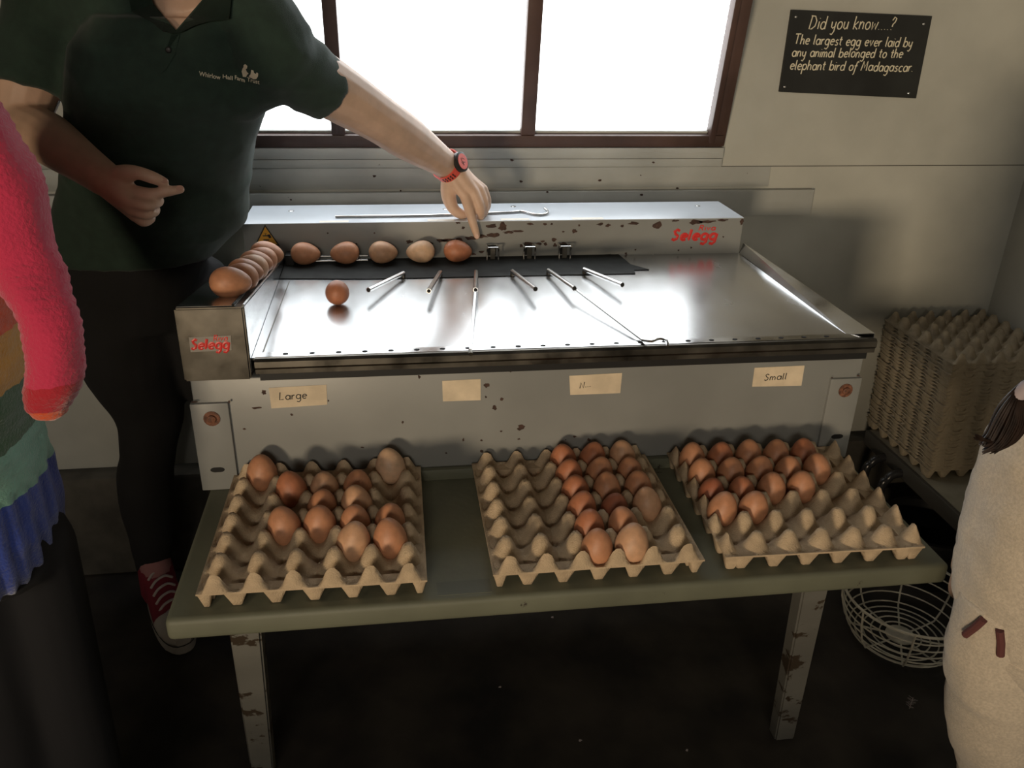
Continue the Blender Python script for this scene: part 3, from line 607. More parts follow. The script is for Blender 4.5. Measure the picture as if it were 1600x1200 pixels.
# ---- low bench under the stack
bn = thing('low_bench', (1.42, .6, FLOOR), 'low bench with dark edge and black tube legs under the tray stack', 'bench')
e0, e1 = PZ(1362, 672, BZ), PZ(1522, 800, BZ)
bxl = 1.370
box('bench_top', bxl, XR-.004, .40, YB-.06, BZ-.012, BZ, M['benchtop'], bn)
box('bench_edge', bxl-.012, bxl, .40, YB-.06, BZ-.04, BZ+.001, M['benchedge'], bn, .003)
for yy in (.885, .805):
    link('tube_leg', tube(bmesh.new(), catmull([(bxl+.10, yy, BZ-.026), (bxl-.018, yy, BZ-.026), (bxl-.045, yy, BZ-.042), (bxl-.058, yy, BZ-.080), (bxl-.062, yy, FLOOR+.004)], 6), .0115, 12), M['tubeblack'], bn, True)
for yy in (.45, .98):
    link('leg', tube(bmesh.new(), [(XR-.05, yy, BZ-.012), (XR-.05, yy, FLOOR)], .0115, 12), M['tubeblack'], bn, True)
link('leg', tube(bmesh.new(), [(bxl+.02, .45, BZ-.012), (bxl+.02, .45, FLOOR)], .0115, 12), M['tubeblack'], bn, True)
# ---- black tub beside it
bm = bmesh.new(); prof = [(.09, 0), (.112, .15), (.120, .15), (.120, .158), (.108, .158), (.086, .006), (.002, .006)]
lathe(bm, prof, 36, (1.465, .785, FLOOR)); tub = link('black_tub', bm, M['blackplastic'], None, True); center(tub); tag(tub, 'black plastic tub on the floor beneath the low bench', 'tub')
# ---- white wire basket on the floor
bc = Vector((1.275, .55, FLOOR))
bk = thing('wire_basket', bc, 'round white wire egg basket on the floor under the table corner', 'basket')
def ring(name, r, z, th, m=M['basket']):
    link(name, tube(bmesh.new(), [bc+Vector((r*math.cos(2*PI*k/40), r*math.sin(2*PI*k/40), z)) for k in range(40)], th, 6, closed=True), m, bk, True)
ring('top_rim', .150, .125, .0034)
for r, z in ((.147, .102), (.143, .080), (.137, .056), (.129, .033), (.117, .012)): ring('side_wire', r, z, .0019)
for r in (.104, .086, .067, .047): ring('base_wire', r, .004, .0019)
for k in range(8):
    a = 2*PI*k/8+.3; ca, sa = math.cos(a), math.sin(a)
    link('upright_wire', tube(bmesh.new(), [bc+Vector((r*ca, r*sa, z)) for r, z in ((.152, .129), (.146, .080), (.132, .033), (.114, .006), (.07, .0022), (.02, .0022))], .0024, 6), M['basket'], bk, True)
bm = bmesh.new(); lathe(bm, [(.010, .002), (.034, .002), (.034, .005), (.010, .005)], 20, bc); link('base_disc', bm, M['basket'], bk)
# ---- feather on the floor
fp = PZ(1424, 1100, FLOOR+.002); ft = thing('feather', (fp.x, fp.y, FLOOR), 'small pale downy feather on the dark floor near the basket', 'feather')
link('quill', tube(bmesh.new(), [fp+Vector((-.012, -.012, 0)), fp+Vector((.012, .014, .003))], .0006, 5), M['lace'], ft)
bm = bmesh.new()
for k in range(14):
    t = k/13; b0 = fp+Vector((-.010+.02*t, -.010+.022*t, .001+.002*t)); s = (-1)**k
    tube(bm, [b0, b0+Vector((s*.007+random.uniform(-.003, .003), -s*.006+random.uniform(-.003, .004), random.uniform(0, .004)))], [.0007, .0003], 4)
tag(link('vane', bm, M['lace'], ft), kind='stuff')
for k in range(4):
    p = PZ(random.uniform(500, 1200), random.uniform(960, 1180), FLOOR); 
    bm = bmesh.new(); prism(bm, [(p.x+.004*math.cos(a)*random.uniform(.4, 1.4), p.y+.003*math.sin(a)*random.uniform(.4, 1.4), FLOOR+.0002) for a in (0, 1.2, 2.4, 3.6, 4.9)], (0, 0, .0012))
    o = link('straw_chip', bm, M['lace']); center(o); tag(o, 'tiny pale straw scrap on the dark floor under the table', 'scrap', 'scraps on the floor')

# ================================================================== THE WOMAN POINTING
wm = thing('person', (-.42, .84, FLOOR), 'woman in dark green polo shirt pointing down at the egg grader', 'person')
V = Vector

def face(bm, hc, n, k=1.0):                          # brow, nose, mouth, chin and ears on a head looking along n; returns eye places
    n = Vector(n).normalized(); s = Vector((-n.y, n.x, 0)); u = Vector((0, 0, 1)); at = lambda f, r, z: hc+(n*f+s*r+u*z)*k
    sphere(bm, at(.030, 0, -.052), .050*k, .050*k, .056*k)
    limb(bm, [at(.082, 0, .012), at(.100, 0, -.020), at(.090, 0, -.030)], [.008*k, .011*k, .009*k])
    limb(bm, [at(.076, -.024, -.058), at(.086, 0, -.057), at(.076, .024, -.058)], [.006*k, .008*k, .006*k])
    limb(bm, [at(.070, -.045, .022), at(.084, 0, .020), at(.070, .045, .022)], [.008*k, .009*k, .008*k])
    for q in (-1, 1): limb(bm, [at(-.004, q*.073, .014), at(-.010, q*.080, .004), at(-.004, q*.074, -.022)], [.009*k, .011*k, .007*k])
    return [at(.079, q*.030, .006) for q in (-1, 1)]
def eyes(pts, parent, k=1.0):
    for p in pts:
        bm = bmesh.new(); sphere(bm, p, .0115*k, .0115*k, .0095*k, 12, 8); link('eye', bm, M['eye'], parent, 'all')
M['eye'] = mat('eye', (.10, .07, .05), .2)
shL, elL, wrL = P(428, 88, .51), P(592, 186, .64), P(704, 262, .805)
shR, elR, wrR = P(78, 20, .60), P(36, 188, .545), P(166, 281, .40)
neck0, neck1 = P(292, 12, .545), P(305, -70, .52)
def tring(row, l, r, y, d, tw=0):
    a, b_ = P(l, row, y), P(r, row, y); c = (a+b_)/2
    return c, (b_-a).length/2, d
TOR = [(25, 150, 395, .545, .072), (70, 112, 412, .545, .095), (150, 106, 414, .565, .112), (215, 110, 396, .60, .108), (280, 98, 384, .64, .104), (345, 80, 378, .685, .110), (395, 84, 334, .715, .115)]
def torso(bm, grow=0, rows=TOR, p=2.4):
    loft(bm, [ell_ring(c, rx+grow, d+grow, 32, p) for c, rx, d in (tring(*t) for t in rows)])
hipR, knR, anR = P(190, 470, .76), P(231, 705, .825), V((-.505, .855, -.565))
hipL, knL, anL = V((-.300, .79, .12)), V((-.280, .905, -.20)), V((-.285, .925, -.565))
# --- body: one continuous skin surface (torso, neck, head, arms, hands, legs)
bm = bmesh.new(); torso(bm, -.012)
limb(bm, [shR+V((.02, 0, -.01)), neck0+V((0, .01, -.03)), shL+V((-.02, 0, -.01))], [.048, .058, .048])
limb(bm, [neck0+V((0, .012, -.04)), neck0+V((0, .01, .01)), neck1], [.068, .056, .052])
hc = neck1+V((.012, -.012, .095))
sphere(bm, hc, .071, .090, .108, 24, 16); eyeW = face(bm, hc, (.2, -.98, 0))
limb(bm, [shL, (shL+elL)/2+V((0, 0, .002)), elL, elL.lerp(wrL, .35), elL.lerp(wrL, .75), wrL], [.052, .048, .041, .040, .031, .0255])
limb(bm, [shR, (shR+elR)/2+V((-.004, 0, 0)), elR, elR.lerp(wrR, .35), elR.lerp(wrR, .75), wrR], [.052, .050, .042, .039, .030, .0255])
limb(bm, [hipR, knR, anR], [.07, .042, .030]); limb(bm, [hipL, knL, anL], [.07, .042, .030])
# pointing left hand: flat palm, index straight down, others curled, thumb tucked
def H(u, v, y): return P(u, v, y)
mcp = [H(727, 306, .783), H(740, 300, .785), H(749, 297, .797), H(755, 296, .812)]
limb(bm, [wrL, wrL.lerp(mcp[0], .5)+V((-.002, 0, 0)), mcp[0]], [.0235, .0195, .0125], flat=.8)
limb(bm, [wrL+V((.006, 0, 0)), wrL.lerp(mcp[1], .5), mcp[1]], [.0235, .0190, .0120])
limb(bm, [wrL+V((.01, .004, 0)), wrL.lerp(mcp[2], .5), mcp[2]], [.0215, .0175, .0112])
limb(bm, [wrL+V((.012, .008, 0)), wrL.lerp(mcp[3], .5), mcp[3]], [.0195, .0155, .0105])
limb(bm, [mcp[0], H(734, 330, .770), H(739, 348, .763), H(745.5, 369, .7585)], [.0118, .0100, .0090, .0068])
limb(bm, [mcp[1], H(750, 324, .776), H(750.5, 338, .786), H(746, 338, .806)], [.0115, .0102, .0090, .0078])
limb(bm, [mcp[2], H(757, 318, .790), H(756, 333, .803), H(751, 334, .822)], [.0108, .0096, .0086, .0074])
limb(bm, [mcp[3], H(761, 312, .808), H(760, 325, .818), H(755, 327, .832)], [.0098, .0088, .0080, .0068])
limb(bm, [wrL.lerp(mcp[0], .25)+V((-.008, 0, -.006)), H(701, 305, .800), H(708, 325, .792), H(719, 334, .790), H(727, 335, .793)], [.0185, .0155, .0120, .0105, .0085])
# right hand held in front of the belly, index out, thumb on top, the rest curled
mr = [H(206, 300, .388), H(206, 315, .376), H(209, 327, .380), H(212, 337, .389)]
for i, (m_, r0, r1) in enumerate(zip(mr, (.0225, .0225, .0205, .0185), (.0120, .0125, .0115, .0100))):
    limb(bm, [wrR+V((0, 0, .004-.004*i)), wrR.lerp(m_, .55), m_], [r0, (r0+r1)/2+.002, r1])
limb(bm, [mr[0], H(236, 303, .376), H(262, 299, .377), H(282, 296, .380)], [.0112, .0086, .0076, .0062])
limb(bm, [mr[1], H(230, 321, .364), H(246, 317, .378), H(250, 313, .394)], [.0110, .0080, .0072, .0062])
limb(bm, [mr[2], H(228, 336, .372), H(242, 331, .386), H(244, 326, .400)], [.0100, .0074, .0068, .0058])
limb(bm, [mr[3], H(224, 348, .386), H(236, 343, .398), H(237, 338, .410)], [.0088, .0066, .0060, .0052])
limb(bm, [wrR.lerp(mr[0], .3)+V((0, 0, .008)), H(197, 272, .388), H(215, 270, .376), H(237, 277, .372), H(256, 284.5, .374)], [.0165, .0140, .0098, .0092, .0072])
body_w = link('body', remesh(bm, .0026, 4), M['skin'], wm)
eyes(eyeW, body_w)
# nails
for tip, back, nn in ((H(745.5, 369, .7585), H(739, 348, .763), V((-.2, -.9, .3))), (H(256, 284.5, .374), H(237, 277, .372), V((0, -.8, .6))), (H(282, 295.5, .380), H(262, 298, .375), V((0, -.9, .4)))):
    d = (tip-back).normalized(); nn = (nn-d*nn.dot(d)).normalized(); sd = d.cross(nn); c = tip+nn*.0058-d*.001
    bm = bmesh.new(); prism(bm, [c+d*.0055*math.cos(a)+sd*.0040*math.sin(a) for a in [k*PI/6 for k in range(12)]], nn*.0012)
    link('fingernail', bm, mat('nail', (.55, .33, .25), .3), body_w)
# --- polo shirt
bm = bmesh.new(); torso(bm, .004)
limb(bm, [shR+V((.0, 0, .004)), P(180, -2, .57), neck0+V((-.02, .015, -.012)), neck0+V((.02, .015, -.012)), P(385, 22, .53), shL+V((0, 0, .006))], [.064, .062, .060, .060, .062, .066])
def sleeve(bm, a, b_, r0, r1, ext):
    d = (b_-a).normalized(); e = a+d*ext
    tube(bm, [a-d*.02, a+d*ext*.5, e-d*.004, e, e-d*.012], [r0, (r0+r1)/2, r1, r1-.002, r1-.012], 24)
sleeve(bm, shL, P(560, 170, .61), .060, .050, .112)
sleeve(bm, shR, elR, .064, .057, .122)
limb(bm, [shL+V((-.06, .01, -.045)), shL+V((.01, .01, -.015))], [.052, .052])
pm = remesh(bm, .005, 8)
def folds(co, n):
    q = V((co.x*9, co.y*9, co.z*5)); t = V((co.x*16+co.z*9, co.y*10, co.z*16-co.x*7))
    return .007*noise.noise(q)+.0052*(1-abs(noise.noise(t))*2.2)*.6
disp(pm, folds)
# open the neck in a V
va, vl, vr = P(275, 47, .45), P(224, -12, .45), P(326, -12, .45)
bvh = BVHTree.FromPolygons([v.co for v in pm.vertices], [p_.vertices for p_ in pm.polygons])
b2 = bmesh.new(); b2.from_mesh(pm); dead = []
for q_ in (vl, vr):
    nn = (va-CAM).cross(q_-CAM).normalized(); bmesh.ops.bisect_plane(b2, geom=[f for f in b2.faces if f.calc_center_median().y < neck0.y+.02 and f.calc_center_median().z > va.z-.03 and abs(f.calc_center_median().x-va.x) < .12] + [e for e in b2.edges if e.verts[0].co.y < neck0.y+.02 and e.verts[0].co.z > va.z-.03 and abs(e.verts[0].co.x-va.x) < .12], plane_co=CAM, plane_no=nn)
b2.faces.ensure_lookup_table()
for f in b2.faces:
    c = f.calc_center_median(); d = c-CAM; k = 1/d.dot(_f); u_, v_ = 800+FPX*d.dot(_r)*k, 600-FPX*d.dot(_u)*k
    if c.y < neck0.y+.0 and v_ < 47:
        if 275-(47-v_)*51/59 < u_ < 275+(47-v_)*51/59: dead.append(f)
    elif (c.xy-neck0.xy).length < .056 and c.z > neck0.z: dead.append(f)
bmesh.ops.delete(b2, geom=dead, context='FACES'); b2.to_mesh(pm); b2.free()
polo = link('polo_shirt', pm, M['polo'], wm); tag(polo, 'dark green polo shirt with pale farm logo')
def onshirt(u, v, off=.0012):
    d = ray(u, v).normalized(); hit = bvh.ray_cast(CAM, d)
    return (hit[0] if hit[0] else P(u, v, .47))-d*off
def collar(pts, w_):
    bm = bmesh.new(); top = [onshirt(*q, .004) for q in pts]; out = [onshirt(*q, .010) for q in w_]
    n = len(top)
    vt = [bm.verts.new(p_) for p_ in top]; vo = [bm.verts.new(p_) for p_ in out]
    for i in range(n-1): bm.faces.new((vt[i], vt[i+1], vo[i+1], vo[i]))
    bmesh.ops.solidify(bm, geom=bm.faces[:], thickness=.003); return link('collar', bm, M['polo'], polo, True)
collar([(272, 52), (286, 38), (300, 22), (314, 4), (324, -14)], [(284, 50), (304, 40), (324, 34), (358, 30), (362, -8)])
collar([(278, 52), (266, 40), (254, 25), (240, 6), (230, -14)], [(266, 52), (250, 46), (236, 34), (205, 18), (200, -10)])
bm = bmesh.new(); q = [onshirt(u, v, .002) for u, v in ((268, 52), (281, 52), (274, 84), (260, 108), (250, 116), (246, 112), (258, 84))]
vs = [bm.verts.new(p_) for p_ in q]; bm.faces.new(vs); bmesh.ops.solidify(bm, geom=bm.faces[:], thickness=.0015); link('placket', bm, M['polo'], polo)
for u, v in ((257, 45), (263, 78)):
    p = onshirt(u, v, .003); bm = bmesh.new(); sphere(bm, p, .0045, .002, .0045, 10, 6); link('button', bm, M['black'], polo)
# embroidered logo wrapped on the shirt
def wrap_px(me, off):
    for v in me.vertices: v.co = onshirt(v.co.x, v.co.y, off)
    return me
words = [('Whirlow', 311, 115.0, 344.5, 121.5, 12.2), ('Hall', 348, 119.5, 363.5, 122.5, 11), ('Farm', 367, 121, 382.5, 126, 11), ('Trust', 386, 124, 405.5, 129, 11)]
for s, u0, v0, u1, v1, size in words:
    me = block_text(s, size, Matrix.Identity(4), .12, 0, 0); us = [v.co.x for v in me.vertices]; a0, a1 = min(us), max(us)
    for v in me.vertices:
        t = (v.co.x-a0)/(a1-a0); v.co = V((u0+(u1-u0)*t, v0+(v1-v0)*t-v.co.y*.82, 0))
    link('logo_lettering', wrap_px(me, .0016), M['cream'], polo)
fig1 = [(383, 100), (386.5, 103), (386, 107), (384, 108), (385.5, 112), (388.5, 115), (386, 117), (384.5, 120.5), (379.5, 120), (378.5, 115), (377.5, 112), (379, 107), (380.5, 105), (380.5, 102)]
fig2 = [(392.5, 109), (396, 110), (397, 114), (400, 115.5), (401, 113), (403.5, 115), (403, 119.5), (400.5, 123.5), (396, 123.8), (391, 121), (388.5, 119.5), (391.5, 116)]
for fg in (fig1, fig2):
    bm = bmesh.new(); vs = [bm.verts.new((u, v, 0)) for u, v in fg]; bm.faces.new(vs); bmesh.ops.triangulate(bm, faces=bm.faces[:])
    bmesh.ops.subdivide_edges(bm, edges=bm.edges[:], cuts=1, use_grid_fill=True); me = bpy.data.meshes.new('emblem'); bm.to_mesh(me); bm.free()
    link('emblem', wrap_px(me, .0014), M['cream'], polo)
# --- trousers
bm = bmesh.new()
loft(bm, [ell_ring(c, rx, d, 28, 2.3) for c, rx, d in (tring(*t) for t in [(375, 88, 334, .70, .105), (430, 94, 318, .74, .112), (500, 112, 308, .775, .108)])])
th = P(205, 560, .80)
limb(bm, [P(196, 440, .755), th, P(232, 640, .82), knR, P(228, 760, .845), P(238, 850, .855), anR+V((0, 0, .035))], [.112, .100, .073, .058, .062, .048, .036], n=22)
limb(bm, [V((-.315, .79, .16)), V((-.30, .85, -.03)), knL, V((-.283, .92, -.33)), anL+V((0, 0, .035))], [.098, .076, .052, .050, .036], n=20)
tm = remesh(bm, .006, 6); disp(tm, lambda co, n: .004*noise.noise(co*14)); link('trousers', tm, M['trouser'], wm)
# hair
bm = bmesh.new(); sphere(bm, hc+V((0, .016, .018)), .080, .092, .104, 24, 16); sphere(bm, hc+V((0, .085, -.01)), .045, .05, .06)
hm = remesh(bm, .006, 4); b2 = bmesh.new(); b2.from_mesh(hm); bmesh.ops.delete(b2, geom=[f for f in b2.faces if f.calc_center_median().y < hc.y-.045 and f.calc_center_median().z < hc.z+.06], context='FACES'); b2.to_mesh(hm); b2.free()
link('hair', hm, M['hair'], wm)
# --- sneakers
def shoe(an, fd):
    fd = V((*fd, 0)).normalized(); sd = V((fd.y, -fd.x, 0)); g = V((an.x, an.y, FLOOR)); up = V((0, 0, 1))
    def rg(t, w_, z0, h_, p=2.4, tilt=0): return ell_ring(g+fd*t+up*(z0+h_/2), w_, h_/2, 20, p, sd, up+fd*tilt)
    bm = bmesh.new(); loft(bm, [rg(-.070, .022, .026, .045), rg(-.055, .032, .022, .085), rg(-.02, .036, .022, .118), rg(.02, .037, .022, .110), rg(.06, .040, .022, .078), rg(.10, .043, .022, .056), rg(.135, .042, .022, .046), rg(.165, .034, .022, .036), rg(.182, .018, .024, .022)])
    limb(bm, [g+up*.06, g+up*.125-fd*.004], [.043, .040])
    up_ = link('sneaker', remesh(bm, .004, 5), M['shoe'], wm); tag(up_, 'dark red canvas sneaker with white toe cap and laces')
    bm = bmesh.new(); pts = []
    for k in range(32):
        a = 2*PI*k/32; t = .058+.130*math.cos(a); w_ = (.040+.007*math.cos(a))*math.copysign(abs(math.sin(a))**.75, math.sin(a)); pts.append(g+fd*t+sd*w_+up*.0005)
    prism(bm, pts, up*.030); bmesh.ops.bevel(bm, geom=bm.edges[:], offset=.003, segments=2, affect='EDGES'); link('sole', bm, M['white'], up_, True)
    bm = bmesh.new(); loft(bm, [rg(.116, .0445, .024, .0535), rg(.140, .0432, .024, .0462), rg(.167, .0352, .024, .0365), rg(.186, .017, .026, .020)]); link('toe_cap', bm, M['white'], up_, True)
    bm = bmesh.new(); tube(bm, [p_+up*.0255+(p_-g-fd*.058).normalized()*.0006 for p_ in pts], .0013, 6, closed=True); link('foxing_stripe', bm, M['black'], up_)
    for k in range(6):
        t = .022+k*.016; z = .136-k*.0125
        bm = bmesh.new(); tube(bm, catmull([g+fd*t+sd*-.026+up*(z-.014), g+fd*(t+.004)+sd*-.010+up*(z+.0), g+fd*(t+.010)+sd*.012+up*(z-.002), g+fd*(t+.012)+sd*.026+up*(z-.016)], 4), .0032, 6); link('lace', bm, M['lace'], up_)
    bm = bmesh.new(); limb(bm, [an+up*-.01, an+up*.045], [.039, .036]); link('sock', bm, M['sock'], wm, 'all')
shoe(anR+V((.012, -.01, 0)), (.46, -.89)); shoe(anL, (.15, -1))

# --- wristwatch
dW = (mcp[1]-elL).normalized(); wc = elL.lerp(wrL, .955)
wt = thing('wristwatch', wc, 'red patterned wristwatch with black case on the pointing wrist', 'watch')
nW = (CAM-wc).normalized()+V((.55, 0, .55)); nW = (nW-dW*nW.dot(dW)).normalized(); sW = dW.cross(nW)
bm = bmesh.new(); rows = []
for k in range(36):
    a = 2*PI*k/36; rr = .0302; c = wc+(nW*math.cos(a)+sW*math.sin(a))*rr
    o_ = (nW*math.cos(a)+sW*math.sin(a))
    rows.append([bm.verts.new(c+dW*s*.0085+o_*t) for s, t in ((-1, 0), (1, 0), (1, .0022), (-1, .0022))])
for i in range(36):
    A, B_ = rows[i], rows[(i+1) % 36]
    for j in range(4): bm.faces.new((A[j], A[(j+1) % 4], B_[(j+1) % 4], B_[j]))
stp = link('strap', bm, M['watchred'], wt)
bm = bmesh.new()
for k in (5, 6, 7, 8, 9, -5, -6, -7):
    a = k*.19; o_ = (nW*math.cos(a)+sW*math.sin(a)); t_ = (-nW*math.sin(a)+sW*math.cos(a)); c = wc+o_*.0320
    for e in (-.003, .003): prism(bm, [c+dW*(e+x*.0026)+t_*y*.0020 for x, y in ((-1, -1), (1, -.4), (.7, 1), (-.8, .5))], o_*.0009)
link('strap_print', bm, M['ink'], stp)
def disc(name, r0, r1, z0, z1, m, par):
    bm = bmesh.new(); lathe(bm, [(r0, z0), (r0, z1-.0015), (r1, z1)], 24)
    for v in bm.verts: v.co = wc+dW*v.co.x+sW*v.co.y+nW*v.co.z
    return link(name, bm, m, par, True)
cs = disc('case', .0196, .0176, .028, .0375, M['black'], wt); dd = disc('dial', .0160, .0152, .036, .0381, M['watchred'], cs)
bm = bmesh.new()
for (a, b_) in (((-.008, -.003), (-.002, .003)), ((-.002, .003), (.007, -.002)), ((-.004, .005), (.005, .005)), ((-.005, -.005), (.003, -.006)), ((0, 0), (.004, .007))):
    tube(bm, [wc+dW*a[0]+sW*a[1]+nW*.0382, wc+dW*b_[0]+sW*b_[1]+nW*.0382], .0005, 5)
link('dial_print', bm, M['ink'], cs)

# ================================================================== CHILD IN THE STRIPED JUMPER (left edge)
yc = .02
kd = thing('person', (-.52, yc, FLOOR), 'person in a fuzzy rainbow striped jumper at the left edge', 'person')
def zrow(row): return P(40, row, yc-.065).z
def stripes(name, stops, axis='z'):
    m = mat(name, (.5, .1, .1), .95, bump=.9, bscale=260, sheen=.5); nt = m.node_tree; b = nt.nodes['Principled BSDF']
    tc = nt.nodes.new('ShaderNodeTexCoord'); sp = nt.nodes.new('ShaderNodeSeparateXYZ'); nt.links.new(tc.outputs['Object'], sp.inputs[0])
    nz = nt.nodes.new('ShaderNodeTexNoise'); nz.inputs['Scale'].default_value = 60; nt.links.new(tc.outputs['Object'], nz.inputs['Vector'])
    ad = nt.nodes.new('ShaderNodeMath'); ad.operation = 'MULTIPLY_ADD'; nt.links.new(nz.outputs['Fac'], ad.inputs[0]); ad.inputs[1].default_value = .010; nt.links.new(sp.outputs['Z'], ad.inputs[2])
    lo, hi = stops[0][0], stops[-1][0]+.2
    mr = nt.nodes.new('ShaderNodeMapRange'); mr.inputs['From Min'].default_value = lo; mr.inputs['From Max'].default_value = hi; nt.links.new(ad.outputs[0], mr.inputs[0])
    r = nt.nodes.new('ShaderNodeValToRGB'); r.color_ramp.interpolation = 'CONSTANT'; el = r.color_ramp.elements
    while len(el) > 1: el.remove(el[-1])
    el[0].position = 0; el[0].color = (*stops[0][1], 1)
    for z, c in stops[1:]:
        e = el.new((z-lo)/(hi-lo)); e.color = (*c, 1)
    nt.links.new(mr.outputs[0], r.inputs[0]); nt.links.new(r.outputs[0], b.inputs['Base Color']); return m
PINK, RED, ORG, YEL, GRN, TEAL, BLU = (.56, .028, .085), (.42, .010, .025), (.66, .085, .015), (.60, .30, .03), (.03, .10, .035), (.20, .42, .33), (.02, .05, .30)
mb = stripes('rainbow_knit', [(zrow(1000), BLU), (zrow(806), TEAL), (zrow(728), GRN), (zrow(640), YEL), (zrow(548), ORG), (zrow(455), PINK)])
ms = stripes('sleeve_knit', [(P(74, 760, yc-.07).z, ORG), (P(74, 628, yc-.07).z, RED), (P(74, 585, yc-.07).z, PINK)])
kx = -.415
bm = bmesh.new()
rows = [(165, -60, .055), (215, -28, .078), (260, -15, .088), (400, 18, .10), (560, 36, .11), (660, 44, .115), (735, 64, .115), (805, 86, .118), (850, 84, .118), (868, 78, .112)]
loft(bm, [ell_ring((kx, yc+.03, P(q, r_, yc+.03).z), max(.05, P(q, r_, yc+.03).x-kx), d, 30, 2.3) for r_, q, d in rows])
jm = remesh(bm, .006, 3)
def knit(co, n):
    rib = .0022*math.sin(co.x*260+co.y*200) if co.z < zrow(800) else .0009*math.sin(co.z*700)
    return rib+.003*noise.noise(co*35)
disp(jm, knit); jumper = link('jumper', jm, mb, kd)
bm = bmesh.new()
limb(bm, [P(-70, 190, yc), P(-5, 290, yc-.02), P(35, 400, yc-.03), P(76, 500, yc-.06), P(86, 570, yc-.07), P(76, 626, yc-.07)], [.046, .042, .035, .0295, .0275, .023], n=22)
sm = remesh(bm, .005, 3); disp(sm, lambda co, n: .0009*math.sin(co.z*650)+.004*noise.noise(co*30)); tag(link('sleeve', sm, ms, kd), 'pink knitted sleeve with orange cuff')
bm = bmesh.new(); fs = V((kx-.055, yc+.10, zrow(230)))
limb(bm, [fs, fs+V((-.01, .05, -.11)), fs+V((.01, .07, -.22)), fs+V((.02, .09, -.32))], [.040, .040, .034, .028], n=20)
sm2 = remesh(bm, .006, 3); disp(sm2, lambda co, n: .0009*math.sin(co.z*650)+.004*noise.noise(co*30)); link('sleeve', sm2, ms, kd)
bm = bmesh.new()
hz = zrow(150)
sphere(bm, (kx, yc+.03, hz+.20), .070, .082, .098, 20, 14); limb(bm, [(kx, yc+.04, hz-.05), (kx, yc+.035, hz+.14)], [.042, .040]); limb(bm, [(kx, yc+.03, zrow(900)), (kx, yc+.03, hz-.03)], [.07, .05])
eyeK = face(bm, V((kx, yc+.03, hz+.20)), (.75, .66, 0), .95)
fh = fs+V((.022, .095, -.345)); limb(bm, [fs+V((.015, .08, -.27)), fh], [.020, .018])
for k in range(4): limb(bm, [fh+V((0, .010*k-.016, 0)), fh+V((.004, .010*k-.016, -.022)), fh+V((.010, .009*k-.014, -.036))], [.0070, .0064, .0052])
limb(bm, [fh+V((.006, -.016, .006)), fh+V((.014, -.028, -.014))], [.0078, .0060])
for s in (-1, 1): limb(bm, [(kx+s*.030, yc+.03+s*.02, zrow(880)), (kx+s*.045, yc+.03, FLOOR+.07)], [.045, .030])
hp = P(76, 612, yc-.068)
limb(bm, [P(82, 565, yc-.068), hp], [.022, .018]);
for k in range(4): limb(bm, [hp+V((.004*k-.008, .007*k-.010, .0)), hp+V((.003*k-.008, .007*k-.010, -.012)), hp+V((-.01, .007*k-.009, -.018))], [.0060, .0055, .0045])
kb = link('body', remesh(bm, .004, 4), M['skin'], kd); eyes(eyeK, kb, .95)
bm = bmesh.new(); sphere(bm, (kx-.018, yc+.014, hz+.222), .080, .086, .098, 20, 14); link('hair', remesh(bm, .008, 3), M['hair'], kd)
bm = bmesh.new()
loft(bm, [ell_ring((kx, yc+.03, z), rx, ry, 24) for z, rx, ry in ((zrow(840), .082, .085), (zrow(960), .080, .085))])
for s in (-1, 1): limb(bm, [(kx+s*.030, yc+.03+s*.02, zrow(940)), (kx+s*.038, yc+.02+s*.02, (zrow(940)+FLOOR)/2), (kx+s*.045, yc+.03, FLOOR+.06)], [.062, .050, .044])
link('trousers', remesh(bm, .008, 4), M['jeans'], kd)
for s in (-1, 1):
    bm = bmesh.new(); limb(bm, [(kx+s*.045, yc+.05, FLOOR+.038), (kx+s*.045, yc-.03, FLOOR+.036), (kx+s*.05, yc-.10, FLOOR+.030)], [.037, .036, .029]); link('shoe', bm, M['black'], kd, 'all')

# ================================================================== CHILD IN BEIGE TRACKSUIT (right edge)
yr = -.155
k2 = thing('person', (P(1640, 1000, yr).x, yr, FLOOR), 'child in beige marl tracksuit with a dark ponytail at the right edge', 'person')
bm = bmesh.new()
HR = [(600, 1655, 1890, .07), (650, 1592, 1905, .085), (700, 1562, 1910, .095), (760, 1546, 1915, .10), (830, 1530, 1925, .112), (900, 1520, 1930, .120), (950, 1522, 1935, .128), (985, 1530, 1935, .128), (1003, 1540, 1935, .120)]
loft(bm, [ell_ring(c, rx, d, 30, 2.2) for c, rx, d in (tring(r_, l, q, yr, d) for r_, l, q, d in HR)])
limb(bm, [P(1640, 640, yr+.05), P(1562, 740, yr+.075), P(1526, 810, yr+.08), P(1519, 842, yr+.08)], [.036, .029, .0215, .0175])
limb(bm, [P(1519, 828, yr+.08), P(1516, 842, yr+.08)], [.0205, .0200])
limb(bm, [P(1880, 650, yr), P(1935, 790, yr-.01), P(1940, 900, yr-.02), P(1930, 960, yr-.03)], [.040, .034, .028, .022])
sphere(bm, P(1765, 625, yr+.075), .075, .045, .045)
hmz = remesh(bm, .005, 5)
disp(hmz, lambda co, n: .0060*noise.noise(V((co.x*14, co.y*14, co.z*8)))+.003*noise.noise(V((co.x*30+co.z*25, co.y*20, co.z*30))))
hood = link('hoodie', hmz, M['hoodie'], k2)
bm = bmesh.new(); rr = [tring(r_, l, 1935, yr, d) for r_, l, d in ((972, 1524, .129), (980, 1524, .133), (1000, 1530, .133), (1008, 1534, .128))]
loft(bm, [ell_ring(c, rx+.002, d, 60, 2.2) for c, rx, d in rr]); link('hem_band', bm, M['hoodie'], k2, 'all')
def zr(row): return P(1600, row, yr).z
bm = bmesh.new()
